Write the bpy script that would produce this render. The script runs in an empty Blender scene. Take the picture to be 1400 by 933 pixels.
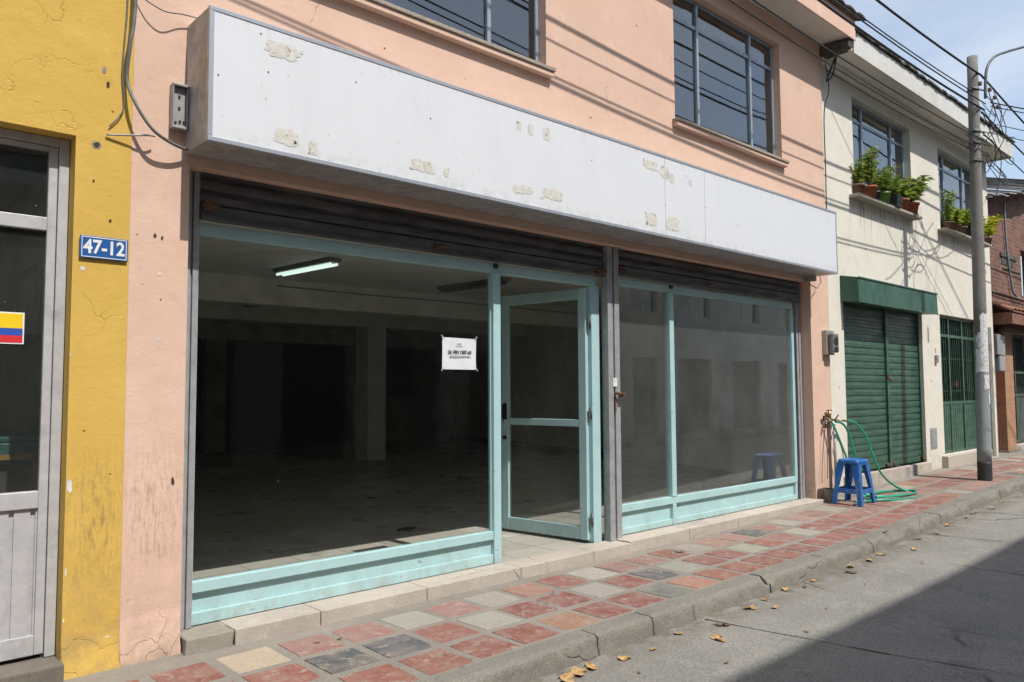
import bpy, bmesh, math, random
from mathutils import Vector, Matrix
random.seed(7)
SC = bpy.context.scene
C = SC.collection
R = math.radians

# ------------------------------------------------------------------ colour helper
def s2l(v):
    v = v / 255.0
    return v / 12.92 if v <= 0.04045 else ((v + 0.055) / 1.055) ** 2.4
def rgb(r, g, b, k=1.0):
    return (s2l(r) * k, s2l(g) * k, s2l(b) * k, 1.0)

# ------------------------------------------------------------------ material helper
class NT:
    """thin wrapper round a node tree"""
    def __init__(self, name):
        self.m = bpy.data.materials.new(name)
        self.m.use_nodes = True
        self.t = self.m.node_tree
        self.t.nodes.clear()
        self.out = self.n('ShaderNodeOutputMaterial')
        self.co = self.n('ShaderNodeTexCoord').outputs['Object']
    def n(self, kind, **kw):
        nd = self.t.nodes.new(kind)
        for k, v in kw.items():
            if k in nd.bl_rna.properties: setattr(nd, k, v)
            else: nd.inputs[k.replace('_', ' ')].default_value = v
        return nd
    def l(self, a, b): self.t.links.new(a, b)
    def mapped(self, scale=(1, 1, 1), loc=(0, 0, 0)):
        mp = self.n('ShaderNodeMapping')
        mp.inputs['Scale'].default_value = scale
        mp.inputs['Location'].default_value = loc
        self.l(self.co, mp.inputs['Vector']); return mp.outputs[0]
    def noise(self, scale, detail=4, rough=.55, stretch=None, dist=0, loc=(0, 0, 0)):
        nd = self.n('ShaderNodeTexNoise'); nd.inputs['Scale'].default_value = scale
        nd.inputs['Detail'].default_value = detail; nd.inputs['Roughness'].default_value = rough
        nd.inputs['Distortion'].default_value = dist
        self.l(self.mapped(stretch or (1, 1, 1), loc), nd.inputs['Vector'])
        return nd.outputs['Fac']
    def ramp(self, fac, a, b, va=0.0, vb=1.0):
        r = self.n('ShaderNodeMapRange'); r.clamp = True
        r.inputs['From Min'].default_value = a; r.inputs['From Max'].default_value = b
        r.inputs['To Min'].default_value = va; r.inputs['To Max'].default_value = vb
        self.l(fac, r.inputs['Value']); return r.outputs[0]
    def mul(self, a, b, op='MULTIPLY'):
        m = self.n('ShaderNodeMath', operation=op)
        for i, v in enumerate((a, b)):
            if isinstance(v, (int, float)): m.inputs[i].default_value = v
            else: self.l(v, m.inputs[i])
        return m.outputs[0]
    def mix(self, fac, a, b, mode='MIX'):
        m = self.n('ShaderNodeMix', data_type='RGBA', blend_type=mode)
        if isinstance(fac, (int, float)): m.inputs[0].default_value = fac
        else: self.l(fac, m.inputs[0])
        for i, v in ((6, a), (7, b)):
            if isinstance(v, tuple): m.inputs[i].default_value = v
            else: self.l(v, m.inputs[i])
        return m.outputs[2]
    def pos(self, axis):
        s = self.n('ShaderNodeSeparateXYZ'); g = self.n('ShaderNodeNewGeometry')
        self.l(g.outputs['Position'], s.inputs[0]); return s.outputs[axis]
    def band(self, axis, lo, hi, soft=.1):
        p = self.pos(axis)
        return self.mul(self.ramp(p, lo - soft, lo + soft), self.ramp(p, hi - soft, hi + soft, 1, 0))
    def bsdf(self, col, rough=.7, metal=0.0, bump=None, bstr=.3, bdist=.01, spec=.5, trans=0, emis=None):
        b = self.n('ShaderNodeBsdfPrincipled')
        if isinstance(col, tuple): b.inputs['Base Color'].default_value = col
        else: self.l(col, b.inputs['Base Color'])
        if isinstance(rough, (int, float)): b.inputs['Roughness'].default_value = rough
        else: self.l(rough, b.inputs['Roughness'])
        b.inputs['Metallic'].default_value = metal
        b.inputs['Specular IOR Level'].default_value = spec
        if emis:
            b.inputs['Emission Color'].default_value = emis[0]; b.inputs['Emission Strength'].default_value = emis[1]
        if bump is not None:
            bp = self.n('ShaderNodeBump'); bp.inputs['Strength'].default_value = bstr
            bp.inputs['Distance'].default_value = bdist
            self.l(bump, bp.inputs['Height']); self.l(bp.outputs[0], b.inputs['Normal'])
        self.l(b.outputs[0], self.out.inputs['Surface']); return b

def plaster(name, col, dark=None, crack=.6, scuff=None, grime=.5, stain=None, streaks=None):
    m = NT(name)
    n1 = m.noise(1.1, 5); n2 = m.noise(9, 6, .6); n3 = m.noise(60, 3)
    d = dark or tuple([c * .72 for c in col[:3]] + [1])
    c = m.mix(m.ramp(n1, .35, .7, 0, .35), col, d)
    c = m.mix(m.ramp(n2, .52, .75, 0, .30), c, d)
    pale = tuple([min(1, x * 1.12 + .02) for x in col[:3]] + [1])
    c = m.mix(m.ramp(m.noise(3.3, 5, .6, loc=(4, 2, 1)), .52, .7, 0, .35), c, pale)
    # hairline cracks (edges of voronoi cells, broken by noise)
    v = m.n('ShaderNodeTexVoronoi', feature='DISTANCE_TO_EDGE'); v.inputs['Scale'].default_value = 4.2
    mp = m.mapped((1, 1, .8)); nz = m.n('ShaderNodeTexNoise'); nz.inputs['Scale'].default_value = 5; nz.inputs['Detail'].default_value = 6
    m.l(mp, nz.inputs['Vector'])
    vm = m.n('ShaderNodeMix', data_type='VECTOR'); vm.inputs[0].default_value = .25
    m.l(mp, vm.inputs[4]); m.l(nz.outputs['Color'], vm.inputs[5]); m.l(vm.outputs[1], v.inputs['Vector'])
    line = m.ramp(v.outputs['Distance'], .0, .014, 1, 0)
    gate = m.mul(m.ramp(m.noise(1.7, 3, loc=(9, 0, 3)), .58, .66), m.ramp(m.pos(2), .12, .34, .9, 0), 'MAXIMUM')
    ck = m.mul(line, gate)
    c = m.mix(m.mul(ck, crack), c, tuple([x * .35 for x in col[:3]] + [1]))
    # small pock marks
    pk = m.n('ShaderNodeTexVoronoi'); pk.inputs['Scale'].default_value = 9
    m.l(m.mapped((1, 1, 1), (3, 1, 2)), pk.inputs['Vector'])
    pkm = m.mul(m.ramp(pk.outputs['Distance'], .04, .07, 1, 0), m.ramp(m.noise(2.2, 2, loc=(1, 5, 2)), .5, .55))
    c = m.mix(m.mul(pkm, .75), c, tuple([x * .3 for x in col[:3]] + [1]))
    # worn foot of the wall
    low = m.ramp(m.pos(2), .05, .65, 1, 0)
    gr = m.mul(m.mul(low, grime), m.ramp(m.noise(7, 6, .7), .38, .62))
    c = m.mix(gr, c, (.20, .17, .13, 1))
    if scuff:     # dirty scratched belt
        z0, z1, x0, x1 = scuff
        sc = m.mul(m.mul(m.band(2, z0, z1, .16), m.band(0, x0, x1, .10)), m.ramp(m.noise(26, 6, .75, (1.6, 1, .35)), .47, .64))
        c = m.mix(m.mul(sc, .55), c, (.16, .12, .08, 1))
    if stain:     # rain streaks below the sills: (x0,x1,ztop,length)
        for x0, x1, zt, ln in stain:
            st = m.mul(m.band(0, x0, x1, .05), m.mul(m.ramp(m.pos(2), zt - ln, zt, 0, 1), m.ramp(m.pos(2), zt, zt + .01, 1, 0)))
            st = m.mul(st, m.ramp(m.noise(11, 3, .6, (1.5, 1, .12), loc=(x0, 0, 0)), .52, .66))
            c = m.mix(m.mul(st, .75), c, (.13, .12, .10, 1))
    h = m.mul(m.mul(n2, .6), m.mul(n3, .25), 'ADD')
    h = m.mul(h, m.mul(ck, -.5), 'ADD'); h = m.mul(h, m.mul(pkm, -.6), 'ADD')
    big = m.mul(m.mul(m.noise(4, 3), .8), h, 'ADD')
    m.bsdf(c, .85, bump=big, bstr=.55, bdist=.012, spec=.25)
    return m.m

def simple(name, col, rough=.6, metal=0, var=.2, nscale=12, bstr=.15, dirt=None, dirt_amt=.4, dscale=5, stretch=None, spec=.5):
    m = NT(name)
    n = m.noise(nscale, 5, .6, stretch)
    d = tuple([x * (1 - var * 1.6) for x in col[:3]] + [1])
    c = m.mix(m.ramp(n, .35, .7), col, d)
    if dirt:
        c = m.mix(m.mul(m.ramp(m.noise(dscale, 7, .7, stretch, loc=(2, 3, 4)), .5, .66), dirt_amt), c, dirt)
    m.bsdf(c, m.ramp(n, .3, .7, rough * .85, min(1, rough * 1.15)), metal, bump=n, bstr=bstr, bdist=.006, spec=spec)
    return m.m

def glass_mat(name, dust_haze=.02, speck=.8, tint=(.90, .92, .91, 1), f0=.030, power=3.4, rough=.0):
    m = NT(name)
    tr = m.n('ShaderNodeBsdfTransparent'); tr.inputs[0].default_value = tint
    gl = m.n('ShaderNodeBsdfGlossy'); gl.inputs['Roughness'].default_value = rough
    wob = m.noise(.9, 2); bp = m.n('ShaderNodeBump'); bp.inputs['Strength'].default_value = .02; bp.inputs['Distance'].default_value = .05
    m.l(wob, bp.inputs['Height']); m.l(bp.outputs[0], gl.inputs['Normal'])
    lw = m.n('ShaderNodeLayerWeight'); lw.inputs['Blend'].default_value = .5
    p = m.mul(lw.outputs['Facing'], power, 'POWER')
    f = m.mul(m.mul(p, .93), f0, 'ADD')
    a = m.n('ShaderNodeMixShader'); m.l(f, a.inputs[0]); m.l(tr.outputs[0], a.inputs[1]); m.l(gl.outputs[0], a.inputs[2])
    df = m.n('ShaderNodeBsdfDiffuse'); df.inputs[0].default_value = (.60, .64, .60, 1)
    veil = m.ramp(m.noise(2.2, 3, .65, (1, 1, .6)), .3, .75, dust_haze * .65, dust_haze * 1.4)  # diffuse film; some panes use it to lighten the room behind
    v = m.n('ShaderNodeTexVoronoi'); v.inputs['Scale'].default_value = 12
    m.l(m.mapped((1, 1, 1), (1.3, 2.1, .7)), v.inputs['Vector'])
    sp = m.mul(m.ramp(v.outputs['Distance'], .012, .04, speck, 0), m.ramp(m.noise(3, 2, loc=(7, 7, 7)), .50, .54))
    fac = m.mul(veil, sp, 'ADD')
    b = m.n('ShaderNodeMixShader'); m.l(fac, b.inputs[0]); m.l(a.outputs[0], b.inputs[1]); m.l(df.outputs[0], b.inputs[2])
    m.l(b.outputs[0], m.out.inputs['Surface']); return m.m

# ------------------------------------------------------------------ mesh builder
class MB:
    def __init__(self): self.v = []; self.f = []; self.mi = []; self.sm = []; self.fc = []
    def face(self, pts, mi=0, smooth=False, col=None):
        b = len(self.v); self.v += [tuple(p) for p in pts]; self.f.append(list(range(b, b + len(pts))))
        self.mi.append(mi); self.sm.append(smooth); self.fc.append(col)
    def box(self, x0, x1, y0, y1, z0, z1, mi=0, M=None):
        p = [(x, y, z) for z in (z0, z1) for y in (y0, y1) for x in (x0, x1)]
        if M: p = [tuple(M @ Vector(q)) for q in p]
        b = len(self.v); self.v += p
        for q in ((0, 2, 3, 1), (4, 5, 7, 6), (0, 1, 5, 4), (2, 6, 7, 3), (0, 4, 6, 2), (1, 3, 7, 5)):
            self.f.append([b + i for i in q]); self.mi.append(mi); self.sm.append(False); self.fc.append(None)
        return self
    def hexa(self, p, mi=0):
        """8 corners, bottom loop then top loop"""
        b = len(self.v); self.v += [tuple(q) for q in p]
        for q in ((3, 2, 1, 0), (4, 5, 6, 7), (0, 1, 5, 4), (1, 2, 6, 5), (2, 3, 7, 6), (3, 0, 4, 7)):
            self.f.append([b + i for i in q]); self.mi.append(mi); self.sm.append(False); self.fc.append(None)
        return self
    def tube(self, pts, r, n=8, mi=0, caps=True):
        pts = [Vector(p) for p in pts]; rr = r if isinstance(r, (list, tuple)) else [r] * len(pts)
        b = len(self.v); up = None
        for i, p in enumerate(pts):
            t = (pts[min(i + 1, len(pts) - 1)] - pts[max(i - 1, 0)]).normalized()
            if up is None:
                up = Vector((0, 0, 1)) if abs(t.z) < .9 else Vector((0, 1, 0))
            s = t.cross(up).normalized(); up = s.cross(t).normalized()
            for k in range(n):
                a = 2 * math.pi * k / n
                self.v.append(tuple(p + (s * math.cos(a) + up * math.sin(a)) * rr[i]))
        for i in range(len(pts) - 1):
            for k in range(n):
                a = b + i * n + k; c = b + i * n + (k + 1) % n
                self.f.append([a, c, c + n, a + n]); self.mi.append(mi); self.sm.append(True); self.fc.append(None)
        if caps:
            self.f.append([b + k for k in range(n)][::-1]); self.mi.append(mi); self.sm.append(False); self.fc.append(None)
            e = b + (len(pts) - 1) * n
            self.f.append([e + k for k in range(n)]); self.mi.append(mi); self.sm.append(False); self.fc.append(None)
        return self
    def lathe(self, prof, c, n=20, mi=0, caps=True):
        b = len(self.v)
        for r, z in prof:
            for k in range(n):
                a = 2 * math.pi * k / n
                self.v.append((c[0] + r * math.cos(a), c[1] + r * math.sin(a), c[2] + z))
        for i in range(len(prof) - 1):
            for k in range(n):
                a = b + i * n + k; d = b + i * n + (k + 1) % n
                self.f.append([a, d, d + n, a + n]); self.mi.append(mi); self.sm.append(True); self.fc.append(None)
        if caps:
            self.f.append([b + k for k in range(n)][::-1]); self.mi.append(mi); self.sm.append(False); self.fc.append(None)
            e = b + (len(prof) - 1) * n
            self.f.append([e + k for k in range(n)]); self.mi.append(mi); self.sm.append(False); self.fc.append(None)
        return self
    def extrude_x(self, prof, x0, x1, mi=0, smooth=False):
        """closed (y,z) profile run along x"""
        n = len(prof); b = len(self.v)
        self.v += [(x0, y, z) for y, z in prof] + [(x1, y, z) for y, z in prof]
        for k in range(n):
            j = (k + 1) % n
            self.f.append([b + k, b + j, b + n + j, b + n + k]); self.mi.append(mi); self.sm.append(smooth); self.fc.append(None)
        self.f.append([b + k for k in range(n)][::-1]); self.f.append([b + n + k for k in range(n)])
        self.mi += [mi] * 2; self.sm += [False] * 2; self.fc += [None] * 2
        return self
    def build(self, name, mats, parent=None, base=None, bevel=0, seg=2, weld=True, recalc=True):
        root = parent
        while root is not None and root.parent is not None: root = root.parent
        o0 = Vector(root['_base']) if root is not None else Vector(base or (0, 0, 0))
        me = bpy.data.meshes.new(name)
        me.from_pydata([tuple(Vector(v) - o0) for v in self.v], [], self.f)
        if not isinstance(mats, (list, tuple)): mats = [mats]
        for m in mats: me.materials.append(m)
        me.polygons.foreach_set('material_index', self.mi)
        me.polygons.foreach_set('use_smooth', self.sm)
        if any(c is not None for c in self.fc):
            at = me.color_attributes.new('tint', 'FLOAT_COLOR', 'CORNER'); k = 0
            for p, c in zip(me.polygons, self.fc):
                for li in p.loop_indices: at.data[li].color = c or (1, 1, 1, 1)
        if recalc:
            bm = bmesh.new(); bm.from_mesh(me)
            if weld: bmesh.ops.remove_doubles(bm, verts=bm.verts, dist=1e-5)
            bmesh.ops.recalc_face_normals(bm, faces=bm.faces); bm.to_mesh(me); bm.free()
        me.validate(); me.update()
        o = bpy.data.objects.new(name, me); C.objects.link(o)
        if root is None: o.location = o0; o['_base'] = tuple(o0)
        else: o.parent = parent
        if bevel:
            md = o.modifiers.new('edge', 'BEVEL'); md.width = bevel; md.segments = seg; md.limit_method = 'ANGLE'; md.angle_limit = R(40)
            md.harden_normals = False
        return o

def tag(o, label, cat, group=None):
    o['label'] = label; o['category'] = cat
    if group: o['group'] = group
    return o
def thing(name, base, label, cat, group=None):
    o = bpy.data.objects.new(name, None); C.objects.link(o); o.location = base; o['_base'] = tuple(base)
    o.empty_display_size = .1
    return tag(o, label, cat, group)
def kind(o, k='structure'): o['kind'] = k; return o

def copy_tree(o, parent=None):
    c = o.copy(); C.objects.link(c); c.parent = parent
    for ch in [q for q in bpy.data.objects if q.parent == o and q != c]: copy_tree(ch, c)
    return c

def wall_grid(mb, x0, x1, z0, z1, yf, yb, holes, mi=0, axis='x'):
    """wall slab with rectangular holes; only outside and reveal faces. holes: (x0,x1,z0,z1)"""
    xs = sorted({x0, x1} | {h[0] for h in holes} | {h[1] for h in holes}); xs = [x for x in xs if x0 <= x <= x1]
    zs = sorted({z0, z1} | {h[2] for h in holes} | {h[3] for h in holes}); zs = [z for z in zs if z0 <= z <= z1]
    def P(x, y, z): return (x, y, z) if axis == 'x' else (y, x, z)
    def solid(i, k):
        if i < 0 or k < 0 or i >= len(xs) - 1 or k >= len(zs) - 1: return False
        cx = (xs[i] + xs[i + 1]) / 2; cz = (zs[k] + zs[k + 1]) / 2
        return not any(h[0] < cx < h[1] and h[2] < cz < h[3] for h in holes)
    for i in range(len(xs) - 1):
        for k in range(len(zs) - 1):
            if not solid(i, k): continue
            a, b, c, d = xs[i], xs[i + 1], zs[k], zs[k + 1]
            mb.face([P(a, yf, c), P(b, yf, c), P(b, yf, d), P(a, yf, d)], mi)
            mb.face([P(a, yb, c), P(a, yb, d), P(b, yb, d), P(b, yb, c)], mi)
            if not solid(i - 1, k): mb.face([P(a, yf, c), P(a, yf, d), P(a, yb, d), P(a, yb, c)], mi)
            if not solid(i + 1, k): mb.face([P(b, yf, c), P(b, yb, c), P(b, yb, d), P(b, yf, d)], mi)
            if not solid(i, k - 1): mb.face([P(a, yf, c), P(a, yb, c), P(b, yb, c), P(b, yf, c)], mi)
            if not solid(i, k + 1): mb.face([P(a, yf, d), P(b, yf, d), P(b, yb, d), P(a, yb, d)], mi)
    return mb

def blob(mb, cx, cz, w, h, y, mi, n=14, jag=.35, rnd=random, square=.5):
    pts = []
    for k in range(n):
        a = 2 * math.pi * k / n; c, s = math.cos(a), math.sin(a)
        q = (abs(c) ** 4 + abs(s) ** 4) ** -.25
        r = (q * square + (1 - square)) * (1 - jag * rnd.random())
        pts.append((cx + w / 2 * r * c, y, cz + h / 2 * r * s))
    mb.face(pts, mi)

# ------------------------------------------------------------------ ground height
def g(x):
    t = min(max((x - 6.5) / 7.0, 0), 1); return .16 * t * t * (3 - 2 * t)
def kin(x): return 3.335 + .018 * (min(max(x, 0), 9) - 3)      # inner edge of kerb
def kout(x): return 3.19 + .008 * (min(max(x, 0), 12) - 3)     # outer edge of kerb

# ================================================================== materials
M = {}
M['pink'] = plaster('pink_paint', (.665, .465, .362, 1), (.54, .355, .265, 1), scuff=(.55, 1.12, 1.38, 1.66), grime=.45)
M['pink2'] = M['pink']
M['yellow'] = plaster('yellow_paint', (.60, .395, .092, 1), (.52, .32, .065, 1), scuff=(.45, 1.10, 1.10, 1.35), grime=.5, crack=.12)
M['cream'] = plaster('cream_paint', (.68, .65, .57, 1), (.54, .51, .43, 1), grime=.6,
                     stain=[(10.75, 13.3, 4.20, .65), (14.15, 16.8, 4.20, .7), (12.4, 13.2, 2.6, 2.0)])
M['fascia_cream'] = plaster('cream_fascia_paint', (.60, .595, .56, 1), (.36, .345, .31, 1), grime=0, crack=.8)
M['soffit'] = plaster('soffit_paint', (.76, .73, .68, 1), (.62, .59, .53, 1), grime=0)
M['scar'] = simple('bare_mortar', (.42, .37, .30, 1), .9, var=.4, nscale=30)
M['hole'] = simple('dark_hole', (.05, .035, .02, 1), .9)
M['filler'] = simple('white_filler', (.72, .70, .66, 1), .8)
m = NT('aqua_painted_metal')
n = m.noise(4, 4); c = m.mix(m.ramp(n, .35, .7), (.385, .575, .585, 1), (.34, .525, .54, 1))
c = m.mix(m.mul(m.mul(m.ramp(m.pos(2), .09, .26, 1, .0), m.ramp(m.noise(9, 6, .75, (1, 1, .6)), .42, .62)), .5), c, (.27, .25, .20, 1))
c = m.mix(m.mul(m.ramp(m.noise(22, 5, .75, (.6, 1, 1.4), loc=(4, 0, 2)), .655, .67), .8), c, (.20, .17, .15, 1))
c = m.mix(m.mul(m.ramp(m.noise(3, 6, .75, (1, 1, .35), loc=(1, 6, 2)), .52, .68), .25), c, (.23, .31, .31, 1))
m.bsdf(c, .45, bump=m.mul(m.noise(2.0, 3), m.mul(n, .2), 'ADD'), bstr=.1, bdist=.01); M['aqua'] = m.m
M['alu'] = simple('aluminium_frame', (.50, .51, .53, 1), .38, .55, var=.12, bstr=.05, dirt=(.2, .2, .2, 1), dirt_amt=.3)
M['alu_white'] = simple('pale_door_paint', (.50, .50, .51, 1), .5, .15, var=.12, bstr=.06, dirt=(.24, .24, .24, 1), dirt_amt=.5, dscale=4)
M['alu_blue'] = simple('blue_grey_aluminium', (.36, .43, .50, 1), .4, .35, var=.15, bstr=.05)
M['dark_steel'] = simple('dark_shutter_steel', (.125, .125, .135, 1), .55, .3, var=.35, nscale=7, bstr=.15, dirt=(.20, .17, .14, 1), dirt_amt=.5, dscale=6, stretch=(.4, 1, 2.2))
M['post'] = simple('grey_post_paint', (.36, .37, .385, 1), .5, .15, var=.15, dirt=(.20, .16, .14, 1), dirt_amt=.4, dscale=8)
M['black'] = simple('black_rubber', (.02, .02, .02, 1), .6)
M['blackcable'] = simple('cable_sheath', (.018, .018, .02, 1), .55)
M['greycable'] = simple('grey_conduit', (.16, .16, .15, 1), .6)
M['green'] = simple('green_shutter_paint', (.045, .118, .078, 1), .42, .0, var=.30, nscale=6, bstr=.12, dirt=(.12, .17, .13, 1), dirt_amt=.45, dscale=7, stretch=(.5, 1, 2))
M['green_awn'] = simple('green_awning_sheet', (.042, .115, .082, 1), .5, .0, var=.25, nscale=4, bstr=.1, dirt=(.12, .16, .13, 1), dirt_amt=.2, dscale=3, stretch=(1.2, 1, .5))
M['green_old'] = simple('weathered_green_gate', (.065, .105, .085, 1), .65, .0, var=.4, nscale=9, dirt=(.16, .17, .14, 1), dirt_amt=.6, dscale=10, stretch=(2, 1, .3))
M['blue_pl'] = simple('blue_plastic', (.014, .125, .43, 1), .4, var=.2, nscale=6, bstr=.04, dirt=(.16, .26, .42, 1), dirt_amt=.5, dscale=14, stretch=(1, 1, .5))
M['hose'] = simple('green_hose_rubber', (.02, .30, .19, 1), .35, var=.15, bstr=.05)
M['brass'] = simple('old_brass', (.35, .27, .16, 1), .4, .7, var=.3)
M['armgrey'] = simple('weathered_lamp_arm', (.13, .14, .145, 1), .6, .2, var=.2)
M['rust'] = simple('rusty_iron', (.16, .085, .05, 1), .8, .1, var=.4)
M['pipe'] = simple('galvanised_pipe', (.38, .37, .36, 1), .5, .4, var=.2)
M['dark_room'] = simple('dark_interior_shade', (.045, .045, .042, 1), .9, var=.2)  # near-black: the shade of deep rooms is put into the colour
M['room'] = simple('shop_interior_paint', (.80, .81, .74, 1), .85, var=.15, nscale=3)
M['room_far'] = simple('dimmed_interior_paint', (.42, .43, .38, 1), .85, var=.25, nscale=2)  # darker copy of the room paint, rear light falloff painted in
M['ceiling'] = simple('interior_ceiling_paint', (.86, .87, .82, 1), .85, var=.12, nscale=3)
M['skirting'] = simple('dark_skirting', (.09, .085, .08, 1), .6)
M['teal_board'] = simple('teal_board', (.02, .16, .19, 1), .7)
M['paper'] = simple('white_paper', (.66, .68, .72, 1), .8, var=.05, nscale=5)
M['ink'] = simple('black_ink', (.03, .03, .035, 1), .8)
M['ink2'] = simple('grey_ink', (.30, .30, .32, 1), .8)
M['tape'] = glass_mat('clear_tape', .28, 0)
M['plate_blue'] = simple('blue_enamel', (.018, .10, .33, 1), .35, var=.12)
M['plate_white'] = simple('white_enamel', (.78, .80, .82, 1), .4, var=.05, dirt=(.4, .38, .33, 1), dirt_amt=.3)
M['flag_y'] = simple('yellow_vinyl', (.80, .55, .01, 1), .5, var=.03)
M['flag_b'] = simple('blue_vinyl', (.02, .08, .40, 1), .5, var=.03)
M['flag_r'] = simple('red_vinyl', (.62, .02, .03, 1), .5, var=.03)
M['glass'] = glass_mat('shop_glass', .0015, .6, tint=(.98, .985, .98, 1), f0=.014, power=3.2)
M['glass_veiled'] = glass_mat('veiled_shop_glass', .036, .5, tint=(.97, .98, .975, 1), f0=.045, power=2.6)  # pale veil in the pane stands in for light on the wall behind
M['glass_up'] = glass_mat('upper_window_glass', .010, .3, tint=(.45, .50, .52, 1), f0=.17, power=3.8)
M['glass_door'] = glass_mat('door_glass', .05, .4, tint=(.98, .985, .98, 1), f0=.03, power=3.2)  # strong veil lifts the dark room seen through the door
M['glass_door2'] = glass_mat('hazy_door_glass', .018, .8, tint=(.95, .955, .95, 1), f0=.03, power=3.0)  # pane with a pale diffuse haze and specks
M['terracotta'] = simple('terracotta_pot', (.40, .12, .06, 1), .8, var=.2)
M['pot_black'] = simple('black_plastic_pot', (.03, .03, .032, 1), .5)
M['pot_green'] = simple('green_bottle_pot', (.10, .28, .04, 1), .4)
M['pot_brown'] = simple('brown_pot', (.16, .09, .06, 1), .8)
M['soil'] = simple('potting_soil', (.04, .028, .02, 1), .95)
M['wood'] = simple('weathered_wood', (.20, .16, .12, 1), .85, var=.35, stretch=(1, 1, 6))
M['wood_dark'] = simple('dark_wood', (.06, .03, .015, 1), .6)
M['roof_tile'] = simple('old_clay_roof_tile', (.20, .15, .12, 1), .9, var=.5, nscale=8, bstr=.5, dirt=(.07, .065, .055, 1), dirt_amt=.7)
M['roof_clay'] = simple('orange_clay_roof_tile', (.27, .125, .08, 1), .85, var=.35, nscale=8)
M['zinc'] = simple('corrugated_zinc', (.19, .18, .165, 1), .7, .1, var=.3, nscale=5)
M['mold'] = simple('mouldy_mortar', (.12, .11, .095, 1), .95, var=.5, nscale=14, bstr=.6)
M['insul'] = simple('ceramic_insulator', (.18, .14, .11, 1), .4)
M['grill_dark'] = simple('backing_shade', (.03, .03, .03, 1), .9)  # near-black colour for the shade behind the gate bars

def leaf_mat(name, c1, c2):
    m = NT(name); 
    at = m.n('ShaderNodeAttribute'); at.attribute_name = 'tint'
    c = m.mix(m.noise(40, 2), c1, c2)
    c = m.mix(1.0, c, at.outputs['Color'], 'MULTIPLY')
    b = m.bsdf(c, .5)
    tl = m.n('ShaderNodeBsdfTranslucent'); m.l(c, tl.inputs[0])
    mx = m.n('ShaderNodeMixShader'); mx.inputs[0].default_value = .42
    m.l(b.outputs[0], mx.inputs[1]); m.l(tl.outputs[0], mx.inputs[2]); m.l(mx.outputs[0], m.out.inputs['Surface'])
    return m.m
M['leaf'] = leaf_mat('green_leaf', (.34, .46, .11, 1), (.17, .31, .06, 1))
M['stem'] = simple('plant_stem', (.10, .13, .03, 1), .7)
M['leaf_dry'] = simple('dry_leaf', (.52, .33, .14, 1), .8, var=.35, nscale=25)
M['leaf_brown'] = simple('brown_dry_leaf', (.22, .13, .07, 1), .85, var=.35, nscale=25)

def concrete(name, col, speck=.5, scale=1.0, joints=None, crack=.5, edge_dirt=None):
    m = NT(name)
    n1 = m.noise(.7 * scale, 5); n2 = m.noise(5 * scale, 6, .7); n3 = m.noise(70 * scale, 3, .7)
    d = tuple([x * .62 for x in col[:3]] + [1]); l = tuple([min(1, x * 1.25) for x in col[:3]] + [1])
    c = m.mix(m.ramp(n1, .35, .68, 0, .55), col, d)
    c = m.mix(m.ramp(n2, .5, .72, 0, .5), c, l)
    c = m.mix(m.ramp(m.noise(2.3 * scale, 6, .7, loc=(5, 5, 5)), .55, .7, 0, .45), c, d)
    c = m.mix(m.ramp(n3, .45, .62, 0, speck), c, tuple([x * .55 for x in col[:3]] + [1]))
    v = m.n('ShaderNodeTexVoronoi'); v.inputs['Scale'].default_value = 70 * scale; m.l(m.mapped(), v.inputs['Vector'])
    c = m.mix(m.ramp(v.outputs['Distance'], .1, .3, speck * .6, 0), c, tuple([min(1, x * 1.7) for x in col[:3]] + [1]))
    h = m.mul(m.mul(n3, .5), m.mul(n2, .8), 'ADD')
    if crack:
        vv = m.n('ShaderNodeTexVoronoi', feature='DISTANCE_TO_EDGE'); vv.inputs['Scale'].default_value = .55 * scale
        mp = m.mapped(); nz = m.n('ShaderNodeTexNoise'); nz.inputs['Scale'].default_value = 3; nz.inputs['Detail'].default_value = 7
        m.l(mp, nz.inputs['Vector']); vm = m.n('ShaderNodeMix', data_type='VECTOR'); vm.inputs[0].default_value = .22
        m.l(mp, vm.inputs[4]); m.l(nz.outputs['Color'], vm.inputs[5]); m.l(vm.outputs[1], vv.inputs['Vector'])
        ck = m.mul(m.ramp(vv.outputs['Distance'], 0, .006, 1, 0), m.ramp(m.noise(.9, 2, loc=(3, 8, 1)), .5, .56))
        c = m.mix(m.mul(ck, crack), c, (.03, .028, .025, 1)); h = m.mul(h, m.mul(ck, -1.0), 'ADD')
    m.bsdf(c, .9, bump=h, bstr=.6, bdist=.012, spec=.25)
    return m.m
M['road'] = concrete('road_concrete', (.225, .218, .202, 1), .8, 1.0, crack=.9)
m = NT('road_top'); rt = m.t
n1 = m.noise(.6, 5, .6); n2 = m.noise(4, 7, .72); n3 = m.noise(60, 3, .7)
c = m.mix(m.ramp(n1, .38, .64, 0, .5), (.25, .24, .215, 1), (.17, .165, .15, 1))
c = m.mix(m.ramp(n2, .48, .70, 0, .55), c, (.33, .315, .28, 1))
c = m.mix(m.ramp(m.noise(1.5, 7, .75, loc=(5, 5, 5)), .56, .66, 0, .45), c, (.11, .105, .10, 1))
c = m.mix(m.ramp(n3, .46, .64, 0, .55), c, (.10, .098, .09, 1))
v = m.n('ShaderNodeTexVoronoi'); v.inputs['Scale'].default_value = 55; m.l(m.mapped(), v.inputs['Vector'])
c = m.mix(m.ramp(v.outputs['Distance'], .12, .3, .5, 0), c, (.42, .40, .36, 1))
gy = m.mul(m.ramp(m.pos(1), 2.92, 3.14), m.ramp(m.noise(6, 6, .75), .40, .58))
c = m.mix(m.mul(gy, .7), c, (.12, .095, .065, 1))
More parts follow.
